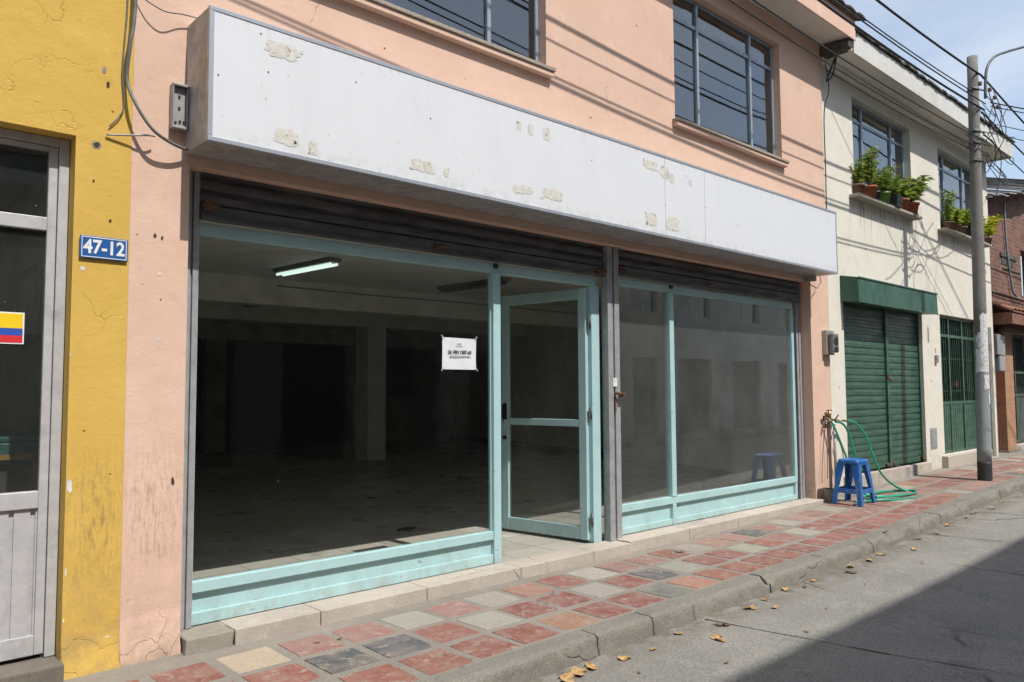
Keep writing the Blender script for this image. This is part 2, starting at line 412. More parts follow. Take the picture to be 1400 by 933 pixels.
vv = m.n('ShaderNodeTexVoronoi', feature='DISTANCE_TO_EDGE'); vv.inputs['Scale'].default_value = .5
mp = m.mapped(); nz_ = m.n('ShaderNodeTexNoise'); nz_.inputs['Scale'].default_value = 3; nz_.inputs['Detail'].default_value = 6
m.l(mp, nz_.inputs['Vector']); vm = m.n('ShaderNodeMix', data_type='VECTOR'); vm.inputs[0].default_value = .2
m.l(mp, vm.inputs[4]); m.l(nz_.outputs['Color'], vm.inputs[5]); m.l(vm.outputs[1], vv.inputs['Vector'])
ck = m.mul(m.ramp(vv.outputs['Distance'], 0, .008, 1, 0), m.ramp(m.noise(.9, 2, loc=(3, 8, 1)), .46, .52))
c = m.mix(m.mul(ck, .8), c, (.04, .037, .033, 1))
h = m.mul(m.mul(m.mul(n3, .6), n2, 'ADD'), m.mul(ck, -1.0), 'ADD')
m.bsdf(c, .9, bump=h, bstr=.8, bdist=.014, spec=.25); M['road'] = m.m
M['roadjoint'] = simple('road_joint_tar', (.05, .048, .045, 1), .9)
M['kerb'] = concrete('kerb_concrete', (.235, .22, .19, 1), .9, 1.6, crack=.25)
M['grout'] = concrete('pavement_mortar', (.275, .25, .215, 1), .5, 1.8, crack=.4)
M['found'] = concrete('foundation_concrete', (.20, .18, .15, 1), .6, 2.5, crack=.7)
M['found_pale'] = concrete('worn_step_concrete', (.33, .30, .25, 1), .6, 2.5, crack=.7)
M['earth'] = simple('bare_ground', (.16, .14, .11, 1), .95, var=.3, nscale=.5)
m = NT('shop_floor_tile')
br = m.n('ShaderNodeTexBrick'); br.offset = 0; br.inputs['Scale'].default_value = 1.0
br.inputs['Brick Width'].default_value = .45; br.inputs['Row Height'].default_value = .45; br.inputs['Mortar Size'].default_value = .006
br.inputs['Color1'].default_value = (.52, .50, .44, 1); br.inputs['Color2'].default_value = (.40, .385, .335, 1); br.inputs['Mortar'].default_value = (.22, .20, .17, 1)
m.l(m.mapped(), br.inputs['Vector'])
n = m.noise(1.3, 6, .65); c = m.mix(m.ramp(n, .42, .62, 0, .6), br.outputs['Color'], (.27, .255, .22, 1))
c = m.mix(m.mul(m.ramp(m.noise(1.4, 5, .7, (1.6, .8, 1), loc=(3, 3, 3)), .56, .66), .35), c, (.12, .11, .10, 1))
m.bsdf(c, m.ramp(n, .35, .65, .22, .5), bump=br.outputs['Fac'], bstr=.1, bdist=-.003, spec=.5); M['floor_in'] = m.m
M['step'] = concrete('travertine_step', (.49, .435, .375, 1), .55, 2.2, crack=.35)
M['polec'] = concrete('pole_concrete', (.235, .225, .205, 1), .4, 2.0, crack=.2)
M['polew'] = concrete('whitewashed_pole', (.30, .33, .34, 1), .4, 2.0, crack=.4)
M['polek'] = simple('black_pole_base', (.03, .03, .032, 1), .7, var=.3)
M['sill'] = concrete('terrazzo_sill', (.42, .36, .29, 1), .9, 1.3, crack=0)
M['sill_cr'] = concrete('stained_sill', (.42, .39, .33, 1), .8, 1.3, crack=0)

m = NT('pavement_tile')      # per-tile colour comes from the tile itself
at = m.n('ShaderNodeAttribute'); at.attribute_name = 'tint'
n2 = m.noise(6, 6, .65); n3 = m.noise(45, 5, .7)
c = m.mix(m.ramp(n2, .40, .7, 0, .55), at.outputs['Color'], (.31, .25, .205, 1))
c = m.mix(m.ramp(n3, .5, .68, 0, .4), c, m.mix(.6, at.outputs['Color'], (.03, .02, .02, 1)))
c = m.mix(m.mul(m.ramp(m.noise(11, 6, .75, loc=(4, 1, 0)), .53, .64), .7), c, (.34, .30, .25, 1))
m.bsdf(c, m.ramp(n2, .3, .7, .55, .9), bump=m.mul(n3, m.mul(n2, 1.2), 'ADD'), bstr=.45, bdist=.008, spec=.35); M['tile'] = m.m

m = NT('sign_face')          # white sheet with faint smudges
n = m.noise(2.2, 6, .6); c = m.mix(m.ramp(n, .4, .75, 0, .35), (.66, .68, .71, 1), (.60, .62, .65, 1))
c = m.mix(m.mul(m.ramp(m.noise(35, 4, .7, (1, 1, .5)), .66, .72), .5), c, (.25, .22, .18, 1))
c = m.mix(m.mul(m.ramp(m.noise(7, 5, .65, (1, 1, .08), loc=(2, 0, 0)), .50, .72), .08), c, (.44, .43, .40, 1))
c = m.mix(m.mul(m.ramp(m.pos(2), 2.93, 3.03, 1, 0), m.mul(m.ramp(m.noise(12, 6, .7), .45, .65), .4)), c, (.36, .33, .29, 1))
c = m.mix(m.mul(m.ramp(m.pos(2), 3.60, 3.67, 0, 1), m.mul(m.ramp(m.noise(14, 6, .7, (1, 1, .4)), .5, .65), .35)), c, (.36, .33, .29, 1))
m.bsdf(c, .42, bump=m.noise(1.2, 3), bstr=.06, bdist=.02, spec=.4); M['sign'] = m.m
m = NT('glue_residue')
n = m.noise(28, 7, .75); c = m.mix(m.ramp(n, .42, .56), (.63, .63, .61, 1), (.54, .52, .44, 1))
c = m.mix(m.ramp(m.noise(14, 6, .8, loc=(3, 1, 1)), .57, .63), c, (.17, .11, .06, 1))
m.bsdf(c, .75, bump=n, bstr=.5, bdist=.004); M['glue'] = m.m

m = NT('brickwork')
br = m.n('ShaderNodeTexBrick'); br.inputs['Scale'].default_value = 1.0
br.inputs['Brick Width'].default_value = .26; br.inputs['Row Height'].default_value = .085; br.inputs['Mortar Size'].default_value = .009
br.inputs['Color1'].default_value = (.28, .115, .07, 1); br.inputs['Color2'].default_value = (.14, .06, .042, 1); br.inputs['Mortar'].default_value = (.22, .19, .155, 1)
sx = m.n('ShaderNodeSeparateXYZ'); cx = m.n('ShaderNodeCombineXYZ'); m.l(m.co, sx.inputs[0])
m.l(m.mul(sx.outputs[0], sx.outputs[1], 'ADD'), cx.inputs[0]); m.l(sx.outputs[2], cx.inputs[1]); m.l(cx.outputs[0], br.inputs['Vector'])
c = m.mix(m.ramp(m.noise(3, 6, .7), .4, .65, 0, .6), br.outputs['Color'], (.085, .045, .035, 1))
m.bsdf(c, .9, bump=m.mul(br.outputs['Fac'], m.mul(m.noise(20, 4), .4), 'SUBTRACT'), bstr=.6, bdist=-.015); M['brick'] = m.m
m = NT('orange_brick_pillar')
br = m.n('ShaderNodeTexBrick'); br.inputs['Scale'].default_value = 1.0
br.inputs['Brick Width'].default_value = .24; br.inputs['Row Height'].default_value = .085; br.inputs['Mortar Size'].default_value = .008
br.inputs['Color1'].default_value = (.42, .21, .11, 1); br.inputs['Color2'].default_value = (.33, .16, .09, 1); br.inputs['Mortar'].default_value = (.30, .24, .18, 1)
sx = m.n('ShaderNodeSeparateXYZ'); cx = m.n('ShaderNodeCombineXYZ'); m.l(m.co, sx.inputs[0])
m.l(m.mul(sx.outputs[0], sx.outputs[1], 'ADD'), cx.inputs[0]); m.l(sx.outputs[2], cx.inputs[1]); m.l(cx.outputs[0], br.inputs['Vector'])
m.bsdf(br.outputs['Color'], .9, bump=br.outputs['Fac'], bstr=.4, bdist=-.01); M['brick2'] = m.m

m = NT('torn_poster')        # pasted papers, faded print
n = m.noise(38, 5, .8, (1, 1, .7)); c = m.mix(m.ramp(n, .56, .62), (.64, .66, .67, 1), (.18, .18, .19, 1))
c = m.mix(m.ramp(m.noise(12, 5, .7, loc=(1, 2, 5)), .5, .6), c, (.42, .42, .40, 1))
m.bsdf(c, .85, bump=n, bstr=.3, bdist=.004); M['poster'] = m.m
m = NT('tube_light'); m.bsdf((.8, .85, .8, 1), .4, emis=((.62, .80, .72, 1), 1.0)); M['lit'] = m.m
M['unlit'] = simple('lamp_housing', (.20, .20, .19, 1), .6)
for k, col in {'opp_a': (.56, .51, .43, 1), 'opp_b': (.45, .48, .49, 1), 'opp_c': (.68, .66, .60, 1)}.items():
    M[k] = plaster('facade_' + k, col, grime=.4)

# ================================================================== SETTING: ground, road, pavement
def strip(name, xs, yfun, zfun, mat, cols=2, **kw):
    mb = MB()
    for i in range(len(xs) - 1):
        a, b = xs[i], xs[i + 1]
        ya, yb = yfun(a), yfun(b)
        for k in range(len(ya) - 1):
            mb.face([(a, ya[k], zfun(a, ya[k])), (b, yb[k], zfun(b, yb[k])), (b, yb[k + 1], zfun(b, yb[k + 1])), (a, ya[k + 1], zfun(a, ya[k + 1]))], 0, True)
    return mb
xs_long = [-400, -60, -20, -6] + [i * .5 for i in range(-8, 60)] + [32, 40, 80, 400]
mb = strip('g', xs_long, lambda x: [-400, -60, -10, 0, 10, 60, 400], lambda x, y: g(x) - .16, None)
kind(mb.build('ground', M['earth']))
rnd = random.Random(3)
mb = strip('r', xs_long, lambda x: [-2.4, -1.5, 0, 1, 2, kout(x) + .02], lambda x, y: g(x) - .12 - .0 + .012 * math.sin(y * 1.7 + x * .3), None)
kind(mb.build('road', M['road']))
# slab joints cut across the road: thin dark strips
mb = MB()
for xj, sk in ((-3.1, .1), (.6, .05), (4.72, .62), (8.9, .5), (13.2, .4), (17.5, .4)):
    n = 24
    for k in range(n):
        y0 = -2.4 + (kout(xj) + 2.36) * k / n; y1 = -2.4 + (kout(xj) + 2.36) * (k + 1) / n
        def X(y): return xj + sk * (kout(xj) - y) * .35 + .006 * math.sin(y * 9 + xj)
        def Z(x, y): return g(x) - .12 + .012 * math.sin(y * 1.7 + x * .3) + .004
        w = .006 + .003 * math.sin(y0 * 13)
        mb.face([(X(y0) - w, y0, Z(X(y0), y0)), (X(y0) + w, y0, Z(X(y0), y0)), (X(y1) + w, y1, Z(X(y1), y1)), (X(y1) - w, y1, Z(X(y1), y1))])
kind(mb.build('road_joint', M['roadjoint']))

# pavement: mortar bed + tiles
mb = MB()
xs = [-8, -6] + [i * .36 for i in range(-12, 84)] + [32, 45]
for i in range(len(xs) - 1):
    a, b = xs[i], xs[i + 1]
    ya = [kin(a) - .02, 3.8, 4.3, 5.2]; yb = [kin(b) - .02, 3.8, 4.3, 5.2]
    for k in range(3):
        mb.face([(a, ya[k], g(a)), (b, yb[k], g(b)), (b, yb[k + 1], g(b)), (a, ya[k + 1], g(a))], 0, True)
TC = {(-1, 2): 'R', (0, 2): 'S', (1, 2): 'L', (2, 2): 'L', (0, 1): 'R', (1, 1): 'B', (2, 1): 'B', (3, 1): 'R', (4, 1): 'G', (3, 2): 'G', (4, 2): 'L', (5, 2): 'G', (2, 0): 'R', (1, 0): 'R', (3, 0): 'R', (6, 2): 'L', (7, 2): 'R', (5, 1): 'R', (6, 1): 'R', (5, 0): 'O', (6, 0): 'R', (4, 0): 'R', (8, 1): 'R', (7, 0): 'R', (7, 1): 'G', (9, 2): 'L', (10, 2): 'L', (8, 2): 'G', (9, 1): 'B', (10, 1): 'G', (9, 0): 'O', (8, 0): 'D', (12, 2): 'G', (11, 1): 'R', (10, 0): 'R', (11, 0): 'R', (12, 1): 'R', (14, 2): 'L', (15, 2): 'B', (13, 1): 'G', (12, 0): 'R', (14, 1): 'R', (13, 0): 'R', (16, 2): 'L', (14, 0): 'R', (18, 2): 'L', (19, 1): 'R', (17, 2): 'G', (18, 1): 'R', (16, 1): 'G', (16, 0): 'R', (15, 0): 'R', (17, 0): 'R', (19, 0): 'R', (20, 0): 'R', (21, 0): 'R', (20, 1): 'L', (20, 2): 'G', (23, 0): 'R', (22, 0): 'R', (21, 1): 'L', (24, 0): 'R'}
PAL = {'R': (.235, .092, .072), 'L': (.275, .148, .124), 'O': (.29, .145, .10), 'S': (.40, .33, .25), 'G': (.31, .29, .25), 'B': (.085, .09, .098), 'D': (.14, .145, .135)}
rnd = random.Random(11)
for i in range(-14, 80):
    for j in (-0, 1, 2):
        ch = TC.get((i, j)) or rnd.choices('RRLOSGGBL', [5, 5, 4, 1, 1, 3, 2, .4, 3])[0]
        if i > 24 and j < 2 and ch in 'GSB' and rnd.random() < .5: ch = 'R'
        cx = 1.93 + .36 * i; cy = 3.49 + .365 * j + .0125 * min(max(cx, 0), 9)
        k = rnd.uniform(.86, 1.12); col = tuple([q * k * rnd.uniform(.95, 1.05) for q in PAL[ch]] + [1])
        hw = .156 + rnd.uniform(-.007, .006); hh = .153 + rnd.uniform(-.007, .006)
        an = rnd.uniform(-.025, .025); ca, sa = math.cos(an), math.sin(an)
        cx += rnd.uniform(-.006, .006); cy += rnd.uniform(-.006, .006)
        tz = rnd.uniform(-.0012, .0015); tx = rnd.uniform(-.006, .006)
        n = 3; P = {}
        # grid patch with ragged outline, bevelled down to the bed
        ring = []
        for q in range(16):
            side, t = divmod(q, 4); t /= 4
            u, v = [(-1 + 2 * t, -1), (1, -1 + 2 * t), (1 - 2 * t, 1), (-1, 1 - 2 * t)][side]
            rr = 1 - rnd.random() * .022 - (.05 * rnd.random() ** 3 if t == 0 else 0)
            ring.append((u * rr, v * rr))
        def W(u, v, dz):
            x = cx + u * hw * ca - v * hh * sa; y = cy + u * hw * sa + v * hh * ca
            return (x, y, g(x) + dz + (tz + tx * u * .4 if dz > .001 else 0))
        top = [W(u * .975, v * .975, .0035) for u, v in ring]; bot = [W(u, v, -.004) for u, v in ring]
        mb.face(top, 1, False, col)
        for q in range(16):
            mb.face([bot[q], bot[(q + 1) % 16], top[(q + 1) % 16], top[q]], 1, False, col)
kind(mb.build('pavement', [M['grout'], M['tile']], weld=False))

# kerb stones: bevelled worn profile with irregular blocks and narrow gaps
from mathutils import noise as mnoise
mb = MB(); rnd = random.Random(5)
x = -8.0; cuts = []
while x < 45:
    w = rnd.choice((.5, .95, 1.0, 1.25)) * rnd.uniform(.9, 1.1); cuts.append((x, min(x + w, 45))); x += w
def nz(x, y, z, s): return mnoise.noise(Vector((x * s, y * s, z * s)))
for a, b in cuts:
    dzb = rnd.uniform(-.004, .004); fine = 1.0 < b and a < 14
    n = max(3, int((b - a) / (.03 if fine else .15))); rows = []
    ty = rnd.uniform(-.006, .006); gap = rnd.choice((.002, .003, .006))
    for k in range(n + 1):
        X = a + gap + (b - a - 2 * gap) * k / n
        e = .006 * max(0, 1 - min(k, n - k) * (b - a) / n / .03)
        zt = g(X) + .010 + dzb; yo = kout(X) + ty
        ch = max(0, nz(X, 1, 3, 3.1) - .15) * .13 + max(0, nz(X, 7, 3, 11) - .15) * .06      # chipped arris
        prof = [(kin(X) + .01, g(X) - .02), (kin(X) - .004 + .01 * nz(X, 5, 5, 6), zt - e), (yo + .09, zt - e + .003 * nz(X, 2, 2, 8)), (yo + .034 + ch, zt - e - .001), (yo + .014 + ch * .8, zt - .008 - e - ch * .5), (yo + .004 + ch * .4, zt - .024 - ch),
                (yo - .002, zt - .055), (yo - .006, zt - .085), (yo - .012, g(X) - .122), (yo - .014, g(X) - .17)]
        row = []
        for q, (y, z) in enumerate(prof):
            d = 0 if q < 2 else .011 * nz(X, y, z, 13) + .007 * nz(X, y, z, 40)
            row.append((X, y + (d if q > 3 else 0), z + (d * .5 if q in (2, 3) else 0)))
        rows.append(row)
    for k in range(n):
        for q in range(9):
            mb.face([rows[k][q], rows[k + 1][q], rows[k + 1][q + 1], rows[k][q + 1]], 0, q > 3)
    mb.face(rows[0]); mb.face(rows[-1][::-1])
kind(mb.build('kerb', M['kerb']))
# far kerb and far pavement across the street
mb = MB()
for i in range(len(xs) - 1):
    a, b = xs[i], xs[i + 1]
    mb.hexa([(a, -2.55, g(a) - .2), (b, -2.55, g(b) - .2), (b, -2.38, g(b) - .2), (a, -2.38, g(a) - .2), (a, -2.55, g(a) + .01), (b, -2.55, g(b) + .01), (b, -2.40, g(b) + .01), (a, -2.40, g(a) + .01)])
kind(mb.build('far_kerb', M['kerb']))
mb = MB()
for i in range(len(xs) - 1):
    a, b = xs[i], xs[i + 1]
    mb.face([(a, -4.4, g(a)), (b, -4.4, g(b)), (b, -2.54, g(b)), (a, -2.54, g(a))])
kind(mb.build('far_pavement', M['grout']))

# ================================================================== PINK SHOP BUILDING
YW = 4.66
pk = thing('pink_building', (1.353, YW, 0), 'salmon pink two storey shop building with long white blank signboard', 'building')
mb = MB()
wall_grid(mb, 1.353, 9.97, -.15, 6.10, YW, YW + .22, [(1.68, 9.47, -.15, 2.85), (2.47, 4.72, 4.29, 5.78), (6.62, 8.85, 4.29, 5.78)])
rnd = random.Random(21)
# chips and patches on the face, slightly proud
for cx, cz, w, h, k in [(1.49, 2.40, .02, .03, 1), (1.53, 2.39, .015, .03, 1), (1.52, 2.18, .022, .022, 2), (1.53, 2.03, .01, .012, 1), (1.52, 1.80, .022, .024, 2),
                        (9.74, 1.10, .05, .09, 1), (9.60, 1.3, .012, .012, 1), (5.3, 4.0, .02, .02, 1), (6.0, 5.1, .02, .02, 1), (3.05, 3.98, .015, .015, 1), (1.62, .98, .02, .05, 1)]:
    blob(mb, cx, cz, w, h, YW - .0018, k, rnd=rnd)
mb.build('wall', [M['pink'], M['hole'], M['filler']], pk)
# cracked raised plaster foot and rough concrete toe
mb = MB()
n = 14; prev = None
for k in range(n + 1):
    x = 1.353 + (1.675 - 1.353) * k / n; zt = .24 + .01 * math.sin(k * 1.3) + .045 * k / n
    row = [(x, YW - .0005, zt), (x, YW - .004, zt - .07), (x, YW - .012 + rnd.uniform(-.004, .004), .09), (x, YW - .022 + rnd.uniform(-.006, .006), .03), (x, YW - .02, -.02)]
    if prev:
        for q in range(4): mb.face([prev[q], row[q], row[q + 1], prev[q + 1]], 0, True)
    prev = row
mb.build('plaster_foot', M['pink'], pk)
# inner walls, floor, ceiling, back of the shop (walls of the same building)
mb = MB()
mb.face([(1.36, 4.9, .085), (15, 4.9, .085), (15, 24, .085), (1.36, 24, .085)], 0)
mb.box(1.68, 9.47, 4.70, 4.901, .02, .0850)
mb.build('interior_floor', M['floor_in'], pk, recalc=False)
mb = MB(); mb.box(1.36, 15, 4.881, 24.2, 3.10, 3.35); mb.build('ceiling', M['ceiling'], pk)
mb = MB()
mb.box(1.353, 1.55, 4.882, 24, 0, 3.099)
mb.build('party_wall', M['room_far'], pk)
mb = MB()
pl = [(9.52, 4.885), (10.7, 6.65), (12.3, 10.8), (13.5, 15.2), (14.2, 18.0)]
for a, b in zip(pl[:-1], pl[1:]):
    mb.face([(a[0], a[1], 0.0), (b[0], b[1], 0.0), (b[0], b[1], 3.099), (a[0], a[1], 3.099)])
mb.build('slanted_side_wall', M['room'], pk)
mb = MB()
for a, b in zip(pl[:-1], pl[1:]):
    mb.hexa([(a[0] - .02, a[1] + .01, .086), (b[0] - .02, b[1] + .01, .086), (b[0], b[1], .086), (a[0], a[1], .086), (a[0] - .02, a[1] + .01, .21), (b[0] - .02, b[1] + .01, .21), (b[0], b[1], .21), (a[0], a[1], .21)])
mb.build('skirting', M['skirting'], pk)
mb = MB()
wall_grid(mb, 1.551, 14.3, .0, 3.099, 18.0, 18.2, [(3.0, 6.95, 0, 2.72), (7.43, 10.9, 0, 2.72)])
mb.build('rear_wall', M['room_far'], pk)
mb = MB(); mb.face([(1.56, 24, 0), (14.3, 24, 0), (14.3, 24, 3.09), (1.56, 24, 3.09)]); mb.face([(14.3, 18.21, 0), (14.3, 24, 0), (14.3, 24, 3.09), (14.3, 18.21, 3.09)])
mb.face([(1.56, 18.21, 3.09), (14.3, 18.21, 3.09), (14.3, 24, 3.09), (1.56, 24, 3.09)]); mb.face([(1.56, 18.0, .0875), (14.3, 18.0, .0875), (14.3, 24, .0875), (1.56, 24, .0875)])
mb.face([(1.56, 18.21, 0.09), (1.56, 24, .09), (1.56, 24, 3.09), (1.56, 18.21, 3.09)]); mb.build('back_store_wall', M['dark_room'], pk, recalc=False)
mb = MB(); mb.box(11.8, 12.75, 17.96, 17.995, 1.35, 2.95); mb.build('wall_panel', M['teal_board'], pk)
for (a, b) in ((10.4, 2.72), (13.55, 2.78)):
    mb = MB(); mb.box(1.552, 12.25 if a < 11 else 13.0, a, a + .32, b, 3.098); mb.build('beam', M['room'], pk, bevel=.008)
mb = MB(); mb.box(8.45, 8.88, 13.50, 13.549, .087, 2.779); mb.box(8.45, 8.88, 13.549, 13.9, .087, 2.779)
mb = MB(); mb.box(8.45, 8.88, 13.46, 13.92, .087, 2.779); mb.build('column', M['room'], pk, bevel=.01)
mb = MB(); mb.box(5.2, 5.6, 21.0, 21.4, .09, 3.085); mb.build('column', M['room_far'], pk, bevel=.01)
# upper storey: dark rooms behind the windows
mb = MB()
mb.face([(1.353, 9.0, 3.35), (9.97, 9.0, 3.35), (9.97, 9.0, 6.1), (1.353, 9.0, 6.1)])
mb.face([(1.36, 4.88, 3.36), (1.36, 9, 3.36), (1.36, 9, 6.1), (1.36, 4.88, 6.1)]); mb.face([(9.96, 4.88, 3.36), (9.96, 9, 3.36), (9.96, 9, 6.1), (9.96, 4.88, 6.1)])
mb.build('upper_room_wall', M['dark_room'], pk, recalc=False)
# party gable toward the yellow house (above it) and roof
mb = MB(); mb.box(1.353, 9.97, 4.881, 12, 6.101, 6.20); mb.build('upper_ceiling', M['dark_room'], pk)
mb = MB()
mb.box(1.20, 10.10, 4.26, 4.90, 6.101, 6.125)      # soffit board
mb.build('eave_soffit', M['soffit'], pk)
mb = MB(); mb.extrude_x([(4.245, 6.07), (4.265, 6.07), (4.265, 6.35), (4.245, 6.35)], 1.18, 10.12); mb.extrude_x([(4.268, 6.09), (4.9, 6.13), (4.9, 6.45), (4.268, 6.34)], 10.105, 10.12)
mb.build('eave_fascia', M['pink'], pk, bevel=.004)
mb = MB()
for k in range(30):     # tile course along the eave: half-round tiles
    x0 = 1.15 + k * .305
    for q, (yy, zz) in enumerate(((4.17, 6.37), (4.55, 6.50), (4.95, 6.63), (5.35, 6.76))):
        pts = []
        for s in range(7):
            a = math.pi * s / 6
            pts.append((x0 + .15 - .15 * math.cos(a), math.sin(a) * .055))
        for s in range(6):
            (xa, ha), (xb, hb) = pts[s], pts[s + 1]
            mb.face([(xa, yy, zz + ha), (xb, yy, zz + hb), (xb, yy + .45, zz + .15 + hb), (xa, yy + .45, zz + .15 + ha)], 0, True)
            mb.face([(xa, yy, zz + ha), (xb, yy, zz + hb), (xb, yy, zz + hb - .018), (xa, yy, zz + ha - .018)], 0)
mb.box(1.16, 10.13, 4.19, 6.2, 6.351, 6.37)
mb.hexa([(1.15, 5.3, 6.4), (10.2, 5.3, 6.4), (10.2, 12, 6.4), (1.15, 12, 6.4), (1.15, 5.3, 6.80), (10.2, 5.3, 6.80), (10.2, 12, 8.6), (1.15, 12, 8.6)])
mb.build('roof', M['roof_tile'], pk, weld=False, recalc=False)

def window(parent, x0, x1, z0, z1, y, verts, ztr, mats, fw=.035, name='window', sub=True):
    """multi-light metal window: frame, vertical bars, transom, one pane each light"""
    mb = MB()
    mb.box(x0, x1, y, y + .05, z0, z0 + fw); mb.box(x0, x1, y, y + .05, z1 - fw, z1)
    mb.box(x0, x0 + fw, y + .001, y + .049, z0 + fw, z1 - fw); mb.box(x1 - fw, x1, y + .001, y + .049, z0 + fw, z1 - fw)
    for v in verts: mb.box(v - fw * .55, v + fw * .55, y - .006, y + .047, z0 + fw, z1 - fw)
    if ztr: mb.box(x0 + fw, x1 - fw, y + .004, y + .045, ztr - fw * .6, ztr + fw * .6)
    f = mb.build(name, mats[0], parent, bevel=.003)
    xs = [x0 + fw] + [v for v in verts] + [x1 - fw]
    zs = [z0 + fw] + ([ztr] if ztr else []) + [z1 - fw]
    for i in range(len(xs) - 1):
        for k in range(len(zs) - 1):
            p = MB(); a = random.uniform(-.003, .003); b2 = random.uniform(-.003, .003)
            p.hexa([(xs[i], y + .020 + a, zs[k]), (xs[i + 1], y + .020 - a, zs[k]), (xs[i + 1], y + .025 - a, zs[k]), (xs[i], y + .025 + a, zs[k]),
                    (xs[i], y + .020 + b2, zs[k + 1]), (xs[i + 1], y + .020 + b2, zs[k + 1]), (xs[i + 1], y + .025 + b2, zs[k + 1]), (xs[i], y + .025 + b2, zs[k + 1])])
            p.build('pane', mats[1], f)
    return f
window(pk, 2.475, 4.715, 4.295, 5.775, 4.745, [3.02, 4.13], 5.47, (M['alu_blue'], M['glass_up']))
window(pk, 6.625, 8.845, 4.295, 5.775, 4.745, [7.18, 8.29], 5.47, (M['alu_blue'], M['glass_up']))
for x0, x1 in ((2.42, 4.77), (6.57, 8.90)):
    mb = MB(); mb.box(x0, x1, 4.585, 4.76, 4.262, 4.292); s = mb.build('window_sill', M['sill'], pk, bevel=.004)
    mb = MB(); mb.box(x0 + .01, x1 - .01, 4.60, 4.659, 4.215, 4.2615); mb.build('sill_band', M['pink'], pk, bevel=.006)

# threshold / step of polished stone in slabs
st = MB()
x = 1.70; rnd = random.Random(9)
st2 = MB(); st2.hexa([(1.665, 4.565, -.1), (1.93, 4.552, -.1), (1.95, 4.80, -.1), (1.69, 4.80, -.1), (1.685, 4.575, .086), (1.96, 4.556, .091), (1.95, 4.80, .091), (1.69, 4.80, .09)]); st2.build('step_patch', M['found_pale'], pk, bevel=.008)
for a, b in ((1.962, 2.52), (2.525, 3.36), (3.365, 4.28), (4.285, 5.15), (5.155, 5.66)):
    st.box(a, b, 4.555, 4.80, -.10, .092)
for a, b in ((5.663, 6.60), (6.605, 7.5), (7.505, 8.45), (8.455, 9.55)):
    st.box(a, b, 4.565, 4.80, -.10, .105)
st.build('stone_step', M['step'], pk, bevel=.006)
mb = MB()
mb.hexa([(9.55, 4.60, -.1), (9.62, 4.63, -.1), (9.62, 4.70, -.1), (9.55, 4.70, -.1), (9.55, 4.62, .09), (9.60, 4.64, .085), (9.60, 4.70, .08), (9.55, 4.70, .09)])
mb.build('broken_step_end', M['found'], pk, bevel=.01)

# ------------------------------------------------------------------ shop front (aqua aluminium)
sf = thing('shop_front', (4.2, 4.82, .09), 'aqua framed glass shop front under the grey roller shutters', 'shop front')
YF = 4.80; FB = .093; FT = 2.50
RB = .108
mb = MB()
# left bay
mb.box(1.785, 4.205, YF, YF + .05, FB, FB + .075)       # bottom rail
mb.box(1.785, 4.205, YF - .005, YF + .055, .285, .352)      # sill rail
mb.box(1.785, 5.50, YF + .001, YF + .055, 2.465, 2.545)      # head rail
mb.box(1.785, 1.80, YF + .005, YF + .05, FB, 2.464)
mb.build('frame_rail', M['aqua'], sf, bevel=.004)
mb = MB(); mb.box(1.801, 4.204, YF + .03, YF + .045, FB + .076, .284); mb.build('bottom_panel', M['aqua'], sf)
mb = MB(); mb.box(4.206, 4.286, YF - .012, YF + .058, FB - .001, 2.4645); mb.box(4.196, 4.2055, YF + .02, YF + .05, .353, 2.46)
mb.build('mullion', M['aqua'], sf, bevel=.004)
mb = MB(); mb.box(5.425, 5.535, YF - .006, YF + .06, FB - .001, 2.4645); mb.build('door_jamb', M['aqua'], sf, bevel=.004)
mb = MB()
mb.box(5.75, 9.28, YF, YF + .05, RB, RB + .06); mb.box(5.75, 9.28, YF - .005, YF + .055, .32, .392)
mb.box(5.75, 9.28, YF + .001, YF + .055, 2.50, 2.575); mb.box(9.225, 9.285, YF - .004, YF + .052, .393, 2.499)
mb.box(9.23, 9.283, YF + .001, YF + .051, RB + .061, .319)
mb.build('frame_rail', M['aqua'], sf, bevel=.004)
mb = MB(); mb.box(5.75, 9.228, YF + .03, YF + .045, RB + .061, .319); mb.build('bottom_panel', M['aqua'], sf)
mb = MB(); mb.box(6.637, 6.713, YF - .012, YF + .058, .393, 2.499); mb.box(6.645, 6.705, YF - .009, YF + .056, RB, .3195)
mb.build('mullion', M['aqua'], sf, bevel=.004)
def pane(x0, x1, z0, z1, y, parent, name='glass_pane', mat='glass'):
    mb = MB(); mb.box(x0, x1, y, y + .006, z0, z1); return mb.build(name, M[mat], parent)
pane(1.80, 4.198, .352, 2.466, YF + .027, sf)
pane(5.751, 6.636, .392, 2.501, YF + .027, sf, mat='glass_veiled')
pane(6.714, 9.224, .392, 2.501, YF + .027, sf, mat='glass_veiled')
# little black head brackets
for hb in ((4.215, 4.255, 2.505, 2.545), (6.655, 6.70, 2.54, 2.575)):
    mb = MB(); mb.box(hb[0], hb[1], YF - .02, YF, hb[2], hb[3]); mb.build('head_bracket', M['black'], sf)

